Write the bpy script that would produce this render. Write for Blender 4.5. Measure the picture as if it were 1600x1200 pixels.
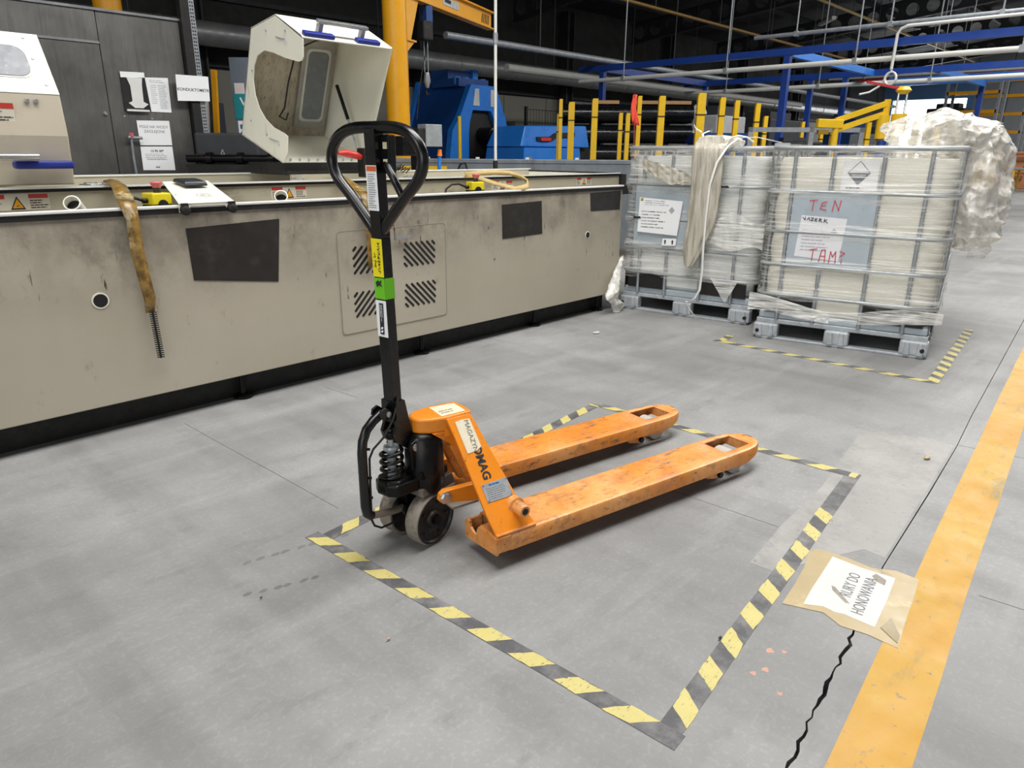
import bpy, bmesh, math, random
from mathutils import Vector, Matrix, noise
random.seed(7)
R = math.radians
for o in list(bpy.data.objects): bpy.data.objects.remove(o)
scene = bpy.context.scene
C = scene.collection

# ------------------------------------------------------------------ camera
cam_d = bpy.data.cameras.new('camera'); cam = bpy.data.objects.new('camera', cam_d); C.objects.link(cam)
cam_d.sensor_width = 36.0; cam_d.lens = 1104.1 / 1600 * 36; cam_d.clip_start = .02; cam_d.clip_end = 300
def cam_matrix(loc, yaw, pitch, roll):
    fw = Vector((math.sin(yaw) * math.cos(pitch), math.cos(yaw) * math.cos(pitch), -math.sin(pitch)))
    rt = Vector((math.cos(yaw), -math.sin(yaw), 0)); up = rt.cross(fw)
    r2 = rt * math.cos(roll) + up * math.sin(roll); u2 = -rt * math.sin(roll) + up * math.cos(roll)
    m = Matrix((r2, u2, -fw)).transposed().to_4x4(); m.translation = loc; return m
cam.matrix_world = cam_matrix((0, 0, 1.111), .81516, .31663, .00775)
scene.camera = cam
# ------------------------------------------------------------------ world, skylights, exposure
scene.view_settings.view_transform = 'Standard'; scene.view_settings.look = 'None'
scene.view_settings.exposure = 0.05; scene.view_settings.gamma = 1.0; scene.view_settings.use_curve_mapping = False
w = bpy.data.worlds.new('daylight'); scene.world = w; w.use_nodes = True
w.node_tree.nodes['Background'].inputs[0].default_value = (.93, .96, 1, 1)
w.node_tree.nodes['Background'].inputs[1].default_value = .22
def area(name, loc, sx, sy, power, rot=(0, 0, 0), col=(1, .985, .96)):
    l = bpy.data.lights.new(name, 'AREA'); l.shape = 'RECTANGLE'; l.size = sx; l.size_y = sy; l.energy = power; l.color = col
    o = bpy.data.objects.new(name, l); C.objects.link(o); o.location = loc; o.rotation_euler = rot; return o
# daylight through the ridge skylight bands over the aisle, one band per bay of the hall
for nm, x, p in (('skylight_band', -9.0, 460), ('skylight_band', 2.4, 740), ('skylight_band', 12.0, 780), ('skylight_band', 25.0, 820), ('skylight_band', 37.0, 700)):
    area(nm, (x, 1.2, 6.55), 7.5, 2.4, p)
# added fill light from behind the camera, standing in for unseen gates
area('unseen_gate_fill', (-9.5, -5.0, 2.6), 7.0, 4.5, 300, (R(80), 0, R(-62)), (.95, .98, 1))

# ------------------------------------------------------------------ materials
def lin(h):
    h = h.lstrip('#'); v = [int(h[i:i + 2], 16) / 255 for i in (0, 2, 4)]
    return tuple(c / 12.92 if c <= .04045 else ((c + .055) / 1.055) ** 2.4 for c in v) + (1,)
MATS = {}
def nodes(name):
    m = bpy.data.materials.new(name); m.use_nodes = True; nt = m.node_tree
    return m, nt, nt.nodes['Principled BSDF']
def N(nt, t, **k):
    n = nt.nodes.new(t)
    for a, b in k.items(): setattr(n, a, b)
    return n
def tex(nt, scale, detail=4, rough=.6, stretch=(1, 1, 1), rot=(0, 0, 0), space='Object'):
    tc = N(nt, 'ShaderNodeTexCoord'); mp = N(nt, 'ShaderNodeMapping'); mp.inputs['Scale'].default_value = stretch
    mp.inputs['Rotation'].default_value = rot
    nt.links.new(tc.outputs[space], mp.inputs[0]); n = N(nt, 'ShaderNodeTexNoise')
    n.inputs['Scale'].default_value = scale; n.inputs['Detail'].default_value = detail; n.inputs['Roughness'].default_value = rough
    nt.links.new(mp.outputs[0], n.inputs['Vector']); return n.outputs[0]
def ramp(nt, src, a, b, ca=(0, 0, 0, 1), cb=(1, 1, 1, 1)):
    r = N(nt, 'ShaderNodeValToRGB'); e = r.color_ramp.elements
    e[0].position, e[0].color, e[1].position, e[1].color = a, ca, b, cb
    nt.links.new(src, r.inputs[0]); return r.outputs[0]
def mix(nt, fac, a, b, mode='MIX'):
    m = N(nt, 'ShaderNodeMix', data_type='RGBA', blend_type=mode)
    for s, v in ((m.inputs[0], fac), (m.inputs[6], a), (m.inputs[7], b)):
        if isinstance(v, (int, float)): s.default_value = v
        elif isinstance(v, tuple): s.default_value = v
        else: nt.links.new(v, s)
    return m.outputs[2]
def bump(nt, bs, src, strength, dist=.01):
    b = N(nt, 'ShaderNodeBump'); b.inputs['Strength'].default_value = strength; b.inputs['Distance'].default_value = dist
    nt.links.new(src, b.inputs['Height']); nt.links.new(b.outputs[0], bs.inputs['Normal'])
def M(name, col=None, rough=.5, metal=0, var=.12, vs=6, stretch=(1, 1, 1), grime=None, bmp=0, emit=0):
    """plain paint / plastic / metal with cloudy variation and optional layers of dirt: (colour, scale, lo, hi, stretch)"""
    if name in MATS: return MATS[name]
    m, nt, bs = nodes(name); c = lin(col)
    n1 = tex(nt, vs, 5, .6, stretch)
    dark = tuple(x * (1 - var) for x in c[:3]) + (1,); lite = tuple(min(1, x * (1 + var * .6)) for x in c[:3]) + (1,)
    out = ramp(nt, n1, .3, .7, dark, lite)
    for g in (grime or []):
        gc, gs, lo, hi = g[:4]; st = g[4] if len(g) > 4 else (1, 1, 1)
        out = mix(nt, ramp(nt, tex(nt, gs, 8, .68, st), lo, hi), out, lin(gc))
    nt.links.new(out, bs.inputs['Base Color'])
    bs.inputs['Metallic'].default_value = metal
    nt.links.new(ramp(nt, tex(nt, vs * 2.3, 4, .6, stretch), .3, .7, (max(.03, rough - .1),) * 3 + (1,), (min(1, rough + .12),) * 3 + (1,)), bs.inputs['Roughness'])
    if bmp: bump(nt, bs, tex(nt, vs * 8, 4, .6, stretch), bmp)
    if emit:
        bs.inputs['Emission Color'].default_value = c; bs.inputs['Emission Strength'].default_value = emit
    if name == 'oily_black_steel': bs.inputs['Specular IOR Level'].default_value = .25
    MATS[name] = m; return m

def floor_material():
    m, nt, bs = nodes('worn_concrete')
    big = tex(nt, .55, 5, .6); st = tex(nt, 1.3, 6, .58, (.8, 1.3, 1), (0, 0, .5)); fine = tex(nt, 70, 4, .6); mid = tex(nt, 4.2, 6, .58)
    sc = tex(nt, 2.0, 6, .62, (1.8, .28, 1), (0, 0, -.75)); sc2 = tex(nt, 2.3, 6, .64, (.24, 1.8, 1), (0, 0, .3)); dark = tex(nt, .8, 7, .60, (1, .7, 1), (0, 0, 1.1)); smu = tex(nt, 7.5, 7, .66, (.6, 1.3, 1), (0, 0, .45))
    c = ramp(nt, big, .34, .66, lin('#949492'), lin('#a6a6a4'))
    c = mix(nt, ramp(nt, st, .44, .62, (0, 0, 0, 1), (.75, .75, .75, 1)), c, lin('#adadab'))
    c = mix(nt, ramp(nt, dark, .46, .64, (0, 0, 0, 1), (.6, .6, .6, 1)), c, lin('#7a7979'))
    c = mix(nt, ramp(nt, mid, .46, .68, (0, 0, 0, 1), (.42, .42, .42, 1)), c, lin('#858482'))
    c = mix(nt, ramp(nt, smu, .56, .72, (0, 0, 0, 1), (.5, .5, .5, 1)), c, lin('#767573'))
    c = mix(nt, ramp(nt, sc, .50, .68, (0, 0, 0, 1), (.42, .42, .42, 1)), c, lin('#747373'))
    c = mix(nt, ramp(nt, sc2, .52, .70, (0, 0, 0, 1), (.5, .5, .5, 1)), c, lin('#b6b6b4'))
    c = mix(nt, ramp(nt, fine, .55, .75, (0, 0, 0, 1), (.10, .10, .10, 1)), c, lin('#c0c0bd'))
    c = mix(nt, ramp(nt, fine, .44, .26, (0, 0, 0, 1), (.16, .16, .16, 1)), c, lin('#6b6a68'))
    c = mix(nt, 1.0, c, (.77, .77, .775, 1), 'MULTIPLY')
    nt.links.new(c, bs.inputs['Base Color'])
    nt.links.new(ramp(nt, st, .3, .7, (.42,) * 3 + (1,), (.68,) * 3 + (1,)), bs.inputs['Roughness'])
    bs.inputs['Specular IOR Level'].default_value = .35
    bump(nt, bs, fine, .12, .002); return m
def film_material(name, lo, hi, col='#f4f3ee', stretch=(1, 1, 9), scale=5, rough=.22, amin=.06, amax=.72, dirt=None, bs_=.5):
    m, nt, bs = nodes(name)
    n = tex(nt, scale, 6, .6, stretch)
    a = ramp(nt, n, lo, hi, (amin,) * 3 + (1,), (amax,) * 3 + (1,)); nt.links.new(a, bs.inputs['Alpha'])
    c = lin(col)
    if dirt: nt.links.new(mix(nt, ramp(nt, tex(nt, scale * .8, 7, .7, stretch), .45, .7), c, lin(dirt)), bs.inputs['Base Color'])
    else: bs.inputs['Base Color'].default_value = c
    bs.inputs['Roughness'].default_value = rough; bs.inputs['Specular IOR Level'].default_value = .7
    bump(nt, bs, tex(nt, scale * 2, 6, .6, stretch), bs_, .01)
    m.surface_render_method = 'DITHERED'; MATS[name] = m; return m
def steel_panel_material():
    m, nt, bs = nodes('stained_brushed_steel')
    streak = tex(nt, 5, 7, .65, (7, 7, .5)); cloud = tex(nt, 1.6, 5, .6, (1, 1, 1))
    c = ramp(nt, cloud, .3, .7, lin('#5e5d5a'), lin('#8b8a86')); c = mix(nt, ramp(nt, streak, .5, .75, (0, 0, 0, 1), (.6, .6, .6, 1)), c, lin('#4a4947'))
    nt.links.new(c, bs.inputs['Base Color']); bs.inputs['Metallic'].default_value = .75
    nt.links.new(ramp(nt, streak, .3, .7, (.32,) * 3 + (1,), (.5,) * 3 + (1,)), bs.inputs['Roughness']); return m

floor_m = floor_material(); steel_m = steel_panel_material()
def beige_panel():
    m, nt, bs = nodes('beige_machine_paint')
    tc = N(nt, 'ShaderNodeTexCoord'); sp = N(nt, 'ShaderNodeSeparateXYZ'); nt.links.new(tc.outputs['Object'], sp.inputs[0])
    up = ramp(nt, sp.outputs[2], .45, .86); low = ramp(nt, sp.outputs[2], .40, .18)
    c = ramp(nt, tex(nt, 1.4, 5, .6), .3, .7, lin('#a79f8d'), lin('#b1a999'))
    hand = N(nt, 'ShaderNodeMath', operation='MULTIPLY'); nt.links.new(ramp(nt, tex(nt, 2.6, 9, .7, (1, 1, .9)), .38, .62, (.12, .12, .12, 1), (.95, .95, .95, 1)), hand.inputs[0]); nt.links.new(up, hand.inputs[1])
    c = mix(nt, hand.outputs[0], c, lin('#6b6459'))
    blot = N(nt, 'ShaderNodeMath', operation='MULTIPLY'); nt.links.new(ramp(nt, tex(nt, 3.4, 10, .74, (1, 1, .7)), .52, .70), blot.inputs[0]); nt.links.new(up, blot.inputs[1])
    c = mix(nt, blot.outputs[0], c, lin('#46413a'))
    c = mix(nt, ramp(nt, tex(nt, 7, 9, .7, (1.5, 1, .8)), .60, .68, (0, 0, 0, 1), (.5, .5, .5, 1)), c, lin('#7c7567'))
    scr = N(nt, 'ShaderNodeMath', operation='MULTIPLY'); nt.links.new(ramp(nt, tex(nt, 9, 6, .6, (2.4, 1, .4)), .64, .68), scr.inputs[0]); nt.links.new(low, scr.inputs[1])
    c = mix(nt, scr.outputs[0], c, lin('#3b3732'))
    nt.links.new(c, bs.inputs['Base Color']); bs.inputs['Roughness'].default_value = .42; return m
beige = beige_panel()
beige2 = M('beige_inner_paint', '#aaa38f', .45, var=.07, vs=3, grime=[('#5b554b', 4, .55, .75, (.6, 1, 2))])
cream = M('cream_hood_paint', '#e4e2d4', .38, var=.04, vs=3, grime=[('#a79f8c', 5, .62, .8, (2, 2, .6))])
creamin = M('stained_hood_lining', '#b5ac98', .5, var=.08, vs=4, grime=[('#968c7a', 6, .46, .66, (5, 5, .5)), ('#5b5244', 9, .58, .68, (9, 9, .3))])
orange = M('orange_fork_paint', '#d9832a', .4, var=.08, vs=7, grime=[('#e0a365', 3, .46, .66), ('#b97645', 9, .50, .70), ('#6a5140', 34, .56, .70, (.35, 1.6, 1)), ('#4a3a30', 60, .60, .70), ('#5b4b40', 5, .60, .75)])
orange2 = M('orange_plate_paint', '#de8420', .36, var=.05, vs=6, grime=[('#c2762c', 14, .55, .72), ('#5a4430', 30, .62, .70)])
black = M('black_gloss_paint', '#08080a', .27, var=.2, vs=8)
blackm = M('black_matt_rubber', '#121110', .6, var=.25, vs=10, grime=[('#2b2825', 6, .55, .75)])
blackox = M('oily_black_steel', '#0c0c0d', .33, .1, .3, 12, grime=[('#2a2623', 9, .55, .75)])
tread = M('dusty_grey_tread', '#827a6f', .8, var=.18, vs=30, grime=[('#4b453d', 22, .48, .68)])
hubm = M('greasy_dark_hub', '#1d1a18', .5, .1, .3, 30, grime=[('#4a3b30', 25, .52, .70)])
zinc = M('galvanised_steel', '#b9bec2', .38, .35, .18, 16, grime=[('#7d8286', 12, .55, .75)])
zincd = M('dull_galvanised_tube', '#9da2a6', .42, .45, .2, 14, grime=[('#5f6468', 9, .6, .8)])
chrome = M('bright_steel', '#c4c5c6', .24, .8, .06, 1.2)
nylon = M('grey_nylon_roller', '#b4afa6', .5, var=.1, vs=12)
white = M('white_paper', '#eeeff0', .7, var=.03, vs=4)
whitep = M('white_painted_steel', '#dcdcd8', .4, var=.06, vs=5)
ink = M('dark_ink', '#26262a', .6, var=.1)
greyink = M('grey_ink', '#6a6b70', .6, var=.1)
redink = M('red_ink', '#cb5863', .5, var=.1)
red = M('signal_red', '#c3302b', .4, var=.12)
yellow = M('safety_yellow_plastic', '#d9c71c', .35, var=.06, vs=10)
yelpaint = M('yellow_machine_paint', '#e2a012', .35, var=.08, vs=4, grime=[('#8a5f12', 6, .66, .8)])
yelpost = M('yellow_post_paint', '#e3b820', .4, var=.08, vs=8, grime=[('#6a5518', 9, .7, .8)])
bluepaint = M('bright_blue_paint', '#1f6fc4', .35, var=.1, vs=4, grime=[('#123a66', 5, .62, .8)])
bluedark = M('navy_blue_paint', '#123f7d', .4, var=.15, vs=4)
bluesteel = M('blue_frame_paint', '#143a88', .38, var=.1, vs=3)
navy = M('navy_foam', '#1c2a83', .45, var=.08, vs=10)
pink = M('faded_red_button', '#c4616b', .45, var=.1, vs=10)
tapegold = M('gold_adhesive_tape', '#95763a', .3, var=.2, vs=14, grime=[('#5f4519', 16, .44, .60), ('#d6c79c', 11, .54, .68), ('#2f2617', 22, .56, .68)])
webbing = M('cream_webbing', '#b89f68', .6, var=.12, vs=20)
hazyel = M('worn_yellow_tape', '#beb26f', .55, var=.06, vs=14, grime=[('#b5a95f', 9, .5, .7), ('#5f5a45', 45, .58, .68, (1, 3, 1)), ('#8f8d80', 30, .60, .66)])
hazblk = M('worn_black_tape', '#4c4c4e', .6, var=.15, vs=11, grime=[('#7b7a79', 7, .44, .64), ('#454548', 5, .52, .7)])
yelline = M('yellow_floor_paint', '#b3841f', .55, var=.08, vs=4, grime=[('#b9963f', 2.2, .45, .65), ('#b98a2a', 7, .5, .7), ('#8a7a50', 6, .58, .70, (.5, 1.8, 1)), ('#6f6a5e', 40, .60, .70)])
patchm = M('repaired_concrete', '#908e8b', .6, var=.06, vs=2, grime=[('#9c9a97', 3, .46, .66), ('#7d7a77', 5, .5, .7), ('#74706b', 50, .58, .70)])
kraft = M('dirty_packing_tape', '#a5926a', .4, var=.12, vs=7, grime=[('#6f614a', 9, .6, .78), ('#c7b68c', 5, .58, .75)])
signp = M('scuffed_paper', '#c2c1bd', .55, var=.05, vs=9, grime=[('#77736b', 11, .66, .76)])
hdpe = M('milky_plastic', '#e4e1d3', .4, var=.04, vs=3)
hdpe2 = M('greyish_milky_plastic', '#dcdeda', .4, var=.06, vs=3, grime=[('#aeb4b6', 3, .5, .75)])
greyblue = M('bluish_steel_plate', '#b4c0c8', .35, .3, .1, 6)
darkwall = M('dim_wall_sheet', '#8f8d82', .7, var=.08, vs=2)
darkup = M('dark_upper_wall', '#2e2e2c', .8, var=.1, vs=2)
roofm = M('dark_roof_sheet', '#222324', .7, var=.15, vs=1)
roofbeam = M('grey_roof_steel', '#2c2e31', .6, var=.15, vs=3)
ductm = M('galvanised_duct', '#9a9c9c', .4, .5, .15, 5)
blackfilm = M('glossy_black_bundle', '#0f1114', .2, var=.3, vs=9)
wood = M('pale_timber', '#b48a5c', .6, var=.15, vs=9)
crate = M('orange_plastic_crate', '#c8875a', .5, var=.1, vs=6)
flagm = M('red_flag_cloth', '#e2462c', .6, var=.1, vs=9)
teal = M('teal_board', '#0f7f86', .5, var=.1)
greydark = M('dark_grey_machinery', '#33363a', .5, var=.25, vs=5, grime=[('#5c5f62', 6, .62, .8)])
benchm = M('grey_bench_steel', '#7c8288', .42, .3, .18, 6, grime=[('#4d5156', 4, .5, .75, (1, 1, .4))])
whitepipe = M('white_pipe', '#cfcfca', .4, var=.06, vs=5)
redpipe = M('red_pipe', '#b8323a', .4, var=.1, vs=5)
green = M('green_tape', '#6cc21e', .35, var=.06, vs=12)
yellab = M('yellow_label', '#efdc1a', .4, var=.05, vs=12)
glassm = M('frosted_window', '#6f7379', .35, var=.1, vs=14, grime=[('#9a9ea2', 60, .56, .70)])
glassin = M('dim_window', '#74797c', .25, var=.12, vs=6)
lightm = M('bright_gate_daylight', '#ffffff', .6, var=.0, emit=5)
terracotta = M('pinkish_stain', '#b78f7d', .7, var=.1)
film1 = film_material('stretch_film', .46, .68, stretch=(.4, .4, 11), scale=6, amin=.05, amax=.66)
film2 = film_material('dusty_stretch_film', .42, .66, stretch=(.5, .5, 9), scale=6, amin=.04, amax=.6, dirt='#b9b7ae')
film3 = film_material('crumpled_film', .36, .62, col='#eceae4', stretch=(3, 3, 1), scale=6, amin=.34, amax=.86, dirt='#cfc6b8', rough=.25, bs_=.3)
film4 = film_material('grubby_film_rope', .3, .6, col='#c9c3b4', stretch=(9, 9, .8), scale=5, amin=.75, amax=1, dirt='#8d8675', rough=.35)

# ------------------------------------------------------------------ mesh helpers
class MB:
    def __init__(s): s.v = []; s.f = []
    def add(s, vs, fs):
        b = len(s.v); s.v += [tuple(v) for v in vs]; s.f += [tuple(b + i for i in f) for f in fs]; return s
    def bx(s, x0, x1, y0, y1, z0, z1, mt=None):
        vs = [Vector((x, y, z)) for z in (z0, z1) for y in (y0, y1) for x in (x0, x1)]
        if mt: vs = [mt @ v for v in vs]
        return s.add(vs, [(0, 2, 3, 1), (4, 5, 7, 6), (0, 1, 5, 4), (2, 6, 7, 3), (0, 4, 6, 2), (1, 3, 7, 5)])
    def hexa(s, b, t):   # bottom quad, top quad (same winding)
        return s.add(list(b) + list(t), [(3, 2, 1, 0), (4, 5, 6, 7), (0, 1, 5, 4), (1, 2, 6, 5), (2, 3, 7, 6), (3, 0, 4, 7)])
    def bar(s, p0, p1, a, b, up=(0, 0, 1)):   # rectangular bar between two points: a wide, b along up
        p0, p1 = Vector(p0), Vector(p1); d = (p1 - p0).normalized(); up = Vector(up)
        if abs(d.dot(up)) > .98: up = Vector((1, 0, 0))
        x = d.cross(up).normalized(); y = x.cross(d).normalized()
        q = [x * i * a / 2 + y * j * b / 2 for i, j in ((-1, -1), (1, -1), (1, 1), (-1, 1))]
        return s.hexa([p0 + k for k in q], [p1 + k for k in q])
    def cyl(s, p0, p1, r0, r1=None, n=16, cap=True):
        return s.loft([(p0, r0), (p1, r0 if r1 is None else r1)], n, cap)
    def loft(s, secs, n=16, cap=True):
        d = (Vector(secs[-1][0]) - Vector(secs[0][0])).normalized(); up = Vector((0, 0, 1)) if abs(d.z) < .9 else Vector((1, 0, 0))
        x = d.cross(up).normalized(); y = d.cross(x); vs = []; fs = []
        for p, r in secs: vs += [Vector(p) + (x * math.cos(t) + y * math.sin(t)) * r for t in [2 * math.pi * i / n for i in range(n)]]
        for k in range(len(secs) - 1): fs += [(k * n + i, k * n + (i + 1) % n, (k + 1) * n + (i + 1) % n, (k + 1) * n + i) for i in range(n)]
        if cap: fs += [tuple(range(n - 1, -1, -1)), tuple((len(secs) - 1) * n + i for i in range(n))]
        return s.add(vs, fs)
    def tube(s, pts, r, n=8, closed=False, cap=True):
        pts = [Vector(p) for p in pts]; m = len(pts); vs = []; fs = []; x = None
        for k in range(m):
            a = pts[k - 1] if (k or closed) else pts[0]; b = pts[(k + 1) % m] if (k < m - 1 or closed) else pts[-1]
            d = (b - a).normalized()
            if x is None: x = d.cross(Vector((0, 0, 1)) if abs(d.z) < .9 else Vector((1, 0, 0))).normalized()
            else: x = (x - d * x.dot(d)).normalized()
            y = d.cross(x); rr = r[k] if isinstance(r, (list, tuple)) else r
            vs += [pts[k] + (x * math.cos(t) + y * math.sin(t)) * rr for t in [2 * math.pi * i / n for i in range(n)]]
        for k in range(m if closed else m - 1):
            q = (k + 1) % m; fs += [(k * n + i, k * n + (i + 1) % n, q * n + (i + 1) % n, q * n + i) for i in range(n)]
        if cap and not closed: fs += [tuple(range(n - 1, -1, -1)), tuple((m - 1) * n + i for i in range(n))]
        return s.add(vs, fs)
    def prism(s, poly, o, u, v, h0, h1):   # polygon in the u,v plane at o, from h0 to h1 along u x v
        o, u, v = Vector(o), Vector(u), Vector(v); w_ = u.cross(v); n = len(poly)
        vs = [o + u * a + v * b + w_ * h for h in (h0, h1) for a, b in poly]
        return s.add(vs, [tuple(range(n - 1, -1, -1)), tuple(range(n, 2 * n))] + [(i, (i + 1) % n, n + (i + 1) % n, n + i) for i in range(n)])
    def framep(s, outer, inner, o, u, v, h0, h1):  # ring between two loops of equal length
        o, u, v = Vector(o), Vector(u), Vector(v); w_ = u.cross(v); n = len(outer)
        vs = [o + u * a + v * b + w_ * h for h in (h0, h1) for lp in (outer, inner) for a, b in lp]; fs = []
        for i in range(n):
            j = (i + 1) % n
            fs += [(n + i, n + j, j, i), (2 * n + i, 2 * n + j, 3 * n + j, 3 * n + i), (i, j, 2 * n + j, 2 * n + i), (n + j, n + i, 3 * n + i, 3 * n + j)]
        return s.add(vs, fs)
    def grid(s, fn, nu, nv, closed_u=False):
        vs = [fn(i / (nu if closed_u else nu - 1), j / (nv - 1)) for j in range(nv) for i in range(nu)]; fs = []
        for j in range(nv - 1):
            for i in range(nu if closed_u else nu - 1):
                k = (i + 1) % nu; fs.append((j * nu + i, j * nu + k, (j + 1) * nu + k, (j + 1) * nu + i))
        return s.add(vs, fs)
    def build(s, name, mat, parent=None, smooth=None, bevel=0, seg=2, sub=0, solid=0, fix=True):
        me = bpy.data.meshes.new(name); me.from_pydata(s.v, [], s.f); me.update()
        if fix:
            b = bmesh.new(); b.from_mesh(me); bmesh.ops.recalc_face_normals(b, faces=b.faces); b.to_mesh(me); b.free()
        me.materials.append(mat); o = bpy.data.objects.new(name, me); C.objects.link(o)
        if parent: o.parent = parent
        if bevel:
            md = o.modifiers.new('bevel', 'BEVEL'); md.width = bevel; md.segments = seg; md.limit_method = 'ANGLE'; md.angle_limit = R(35)
        if solid:
            md = o.modifiers.new('solid', 'SOLIDIFY'); md.thickness = solid; md.offset = -1
        if sub:
            md = o.modifiers.new('sub', 'SUBSURF'); md.levels = sub; md.render_levels = sub
        if smooth or sub:
            for p in me.polygons: p.use_smooth = True
            if smooth and not sub: me.set_sharp_from_angle(angle=R(smooth))
        return o
def tag(o, label, cat, group=None, kind=None):
    o['label'] = label
    if cat: o['category'] = cat
    if group: o['group'] = group
    if kind: o['kind'] = kind
    return o
def struct(o, label=None):
    o['kind'] = 'structure'
    if label: o['label'] = label
    return o
def thing(name, label, cat, loc=(0, 0, 0), rotz=0, group=None):
    o = bpy.data.objects.new(name, None); C.objects.link(o); o.location = loc; o.rotation_euler = (0, 0, rotz); o.empty_display_size = .1
    return tag(o, label, cat, group)
def dup(root, loc, rotz, label, group=None):
    r = root.copy(); C.objects.link(r); r.location = loc; r.rotation_euler = (0, 0, rotz); r['label'] = label
    if group: r['group'] = group
    for ch in root.children:
        c = ch.copy(); C.objects.link(c); c.parent = r
        for g in ch.children:
            d = g.copy(); C.objects.link(d); d.parent = c
    return r
def rrect(w_, h, r, n=4, cx=0, cy=0):
    pts = []
    for sx, sy, a0 in ((1, 1, 0), (-1, 1, 90), (-1, -1, 180), (1, -1, 270)):
        for k in range(n + 1):
            a = R(a0 + 90 * k / n); pts.append((cx + sx * (w_ / 2 - r) + r * math.cos(a), cy + sy * (h / 2 - r) + r * math.sin(a)))
    return pts
def circ(r, n=16, cx=0, cy=0, a0=0): return [(cx + r * math.cos(a0 + 2 * math.pi * i / n), cy + r * math.sin(a0 + 2 * math.pi * i / n)) for i in range(n)]
def lettering(name, s, size, o, u, v, mat, parent, align='CENTER', depth=.0006, bold=0, sx=1):
    cu = bpy.data.curves.new('t', 'FONT'); cu.body = s; cu.size = size; cu.align_x = align; cu.align_y = 'CENTER'; cu.extrude = depth / 2; cu.offset = bold; cu.resolution_u = 3
    t = bpy.data.objects.new('t', cu); C.objects.link(t); dg = bpy.context.evaluated_depsgraph_get(); dg.update()
    me = bpy.data.meshes.new_from_object(t.evaluated_get(dg)); bpy.data.objects.remove(t); bpy.data.curves.remove(cu)
    o, u, v = Vector(o), Vector(u).normalized(), Vector(v).normalized(); w_ = u.cross(v)
    for p in me.vertices: p.co = o + u * p.co.x * sx + v * p.co.y + w_ * (p.co.z + depth / 2)
    me.materials.clear(); me.materials.append(mat); ob = bpy.data.objects.new(name, me); C.objects.link(ob); ob.parent = parent; return ob
def strokes(name, lines, o, u, v, wd, mat, parent, h=.0006):
    """handwriting: polylines in the u,v plane drawn as flat ribbons"""
    o, u, v = Vector(o), Vector(u).normalized(), Vector(v).normalized(); w_ = u.cross(v); mb = MB()
    for ln in lines:
        for a, b in zip(ln[:-1], ln[1:]):
            A, B = o + u * a[0] + v * a[1], o + u * b[0] + v * b[1]; d = (B - A)
            if d.length < 1e-6: continue
            d.normalize(); q = w_.cross(d) * wd / 2; A = A - d * wd * .3; B = B + d * wd * .3
            mb.hexa([A - q, A + q, B + q, B - q], [k + w_ * h for k in (A - q, A + q, B + q, B - q)])
    return mb.build(name, mat, parent)
def print_lines(name, x0, x1, y0, y1, n, o, u, v, mat, parent, th=.35, seed=1, off=.0004):
    """blocks of unreadably small print: a thin raised line per row, ragged at the right"""
    rr = random.Random(seed); mb = MB(); o, u, v = Vector(o), Vector(u).normalized(), Vector(v).normalized(); w_ = u.cross(v); st = (y1 - y0) / n
    for k in range(n):
        yc = y1 - st * (k + .5); x = x0
        end = x0 + (x1 - x0) * rr.uniform(.6, 1)
        while x < end - 1e-4:
            e = min(end, x + (x1 - x0) * rr.uniform(.08, .3))
            mb.prism([(x, yc - st * th / 2), (e, yc - st * th / 2), (e, yc + st * th / 2), (x, yc + st * th / 2)], o, u, v, off * .5, off)
            x = e + (x1 - x0) * .03
    return mb.build(name, mat, parent)
XA, YA, ZA = Vector((1, 0, 0)), Vector((0, 1, 0)), Vector((0, 0, 1))
# ------------------------------------------------------------------ floor and hall
flo = struct(MB().bx(-7, 46, -9, 16.2, -.12, -.04).build('floor', blackm))
rc = random.Random(3)
crack_pts = [(-7, -.31), (.3, .27), (.8, .318), (1.0, .335)]
x = 1.06
while x < 1.72: crack_pts.append((x, .33 + (x - 1.06) * .098 + rc.uniform(-.005, .005))); x += .021
crack_pts += [(2.0, .43), (2.6, .463), (3.14, .498), (3.6, .54), (6.1, .734), (12, 1.2), (46, 3.9)]
def gapw(x): return .003 if x < 1.0 else (.0025 + .0055 * abs(math.sin(x * 17)) if x < 1.72 else .0035 if x < 7 else .006)
up_side = [(a, b + gapw(a) * rc.uniform(.3, .7)) for a, b in crack_pts]; dn_side = [(a, b - gapw(a) * rc.uniform(.3, .7)) for a, b in crack_pts]
MB().prism(up_side + [(46, 16.2), (-7, 16.2)], (0, 0, 0), XA, YA, -.04, 0).build('slab', floor_m, flo)
MB().prism(list(reversed(dn_side)) + [(-7, -9), (46, -9)], (0, 0, 0), XA, YA, -.04, 0).build('slab', floor_m, flo)
MB().prism([(1.754, .712), (1.757, .645), (2.06, .5), (2.05, .44), (3.14, .507), (3.16, .60), (3.075, .835), (2.57, .775), (2.39, .75), (2.03, .738)], (0, 0, 0), XA, YA, 0, .0005).build('repair_patch', patchm, flo)
groove = M('joint_dirt', '#656462', .8, var=.2, vs=20)
for pl in ([(1.09, 2.95), (1.098, 2.6), (1.11, 2.2), (1.118, 1.83)], [(1.995, 1.12), (2.004, .9), (2.01, .74)], [(1.78, 2.95), (1.80, 2.7)], [(3.16, .5), (3.2, .22), (3.24, -.3)], [(2.03, .2), (2.08, -.4)]):
    mb = MB()
    for a, b in zip(pl[:-1], pl[1:]): mb.bar((a[0], a[1], .0002), (b[0], b[1], .0002), .003, .0006)
    mb.build('joint', groove, flo)

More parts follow.
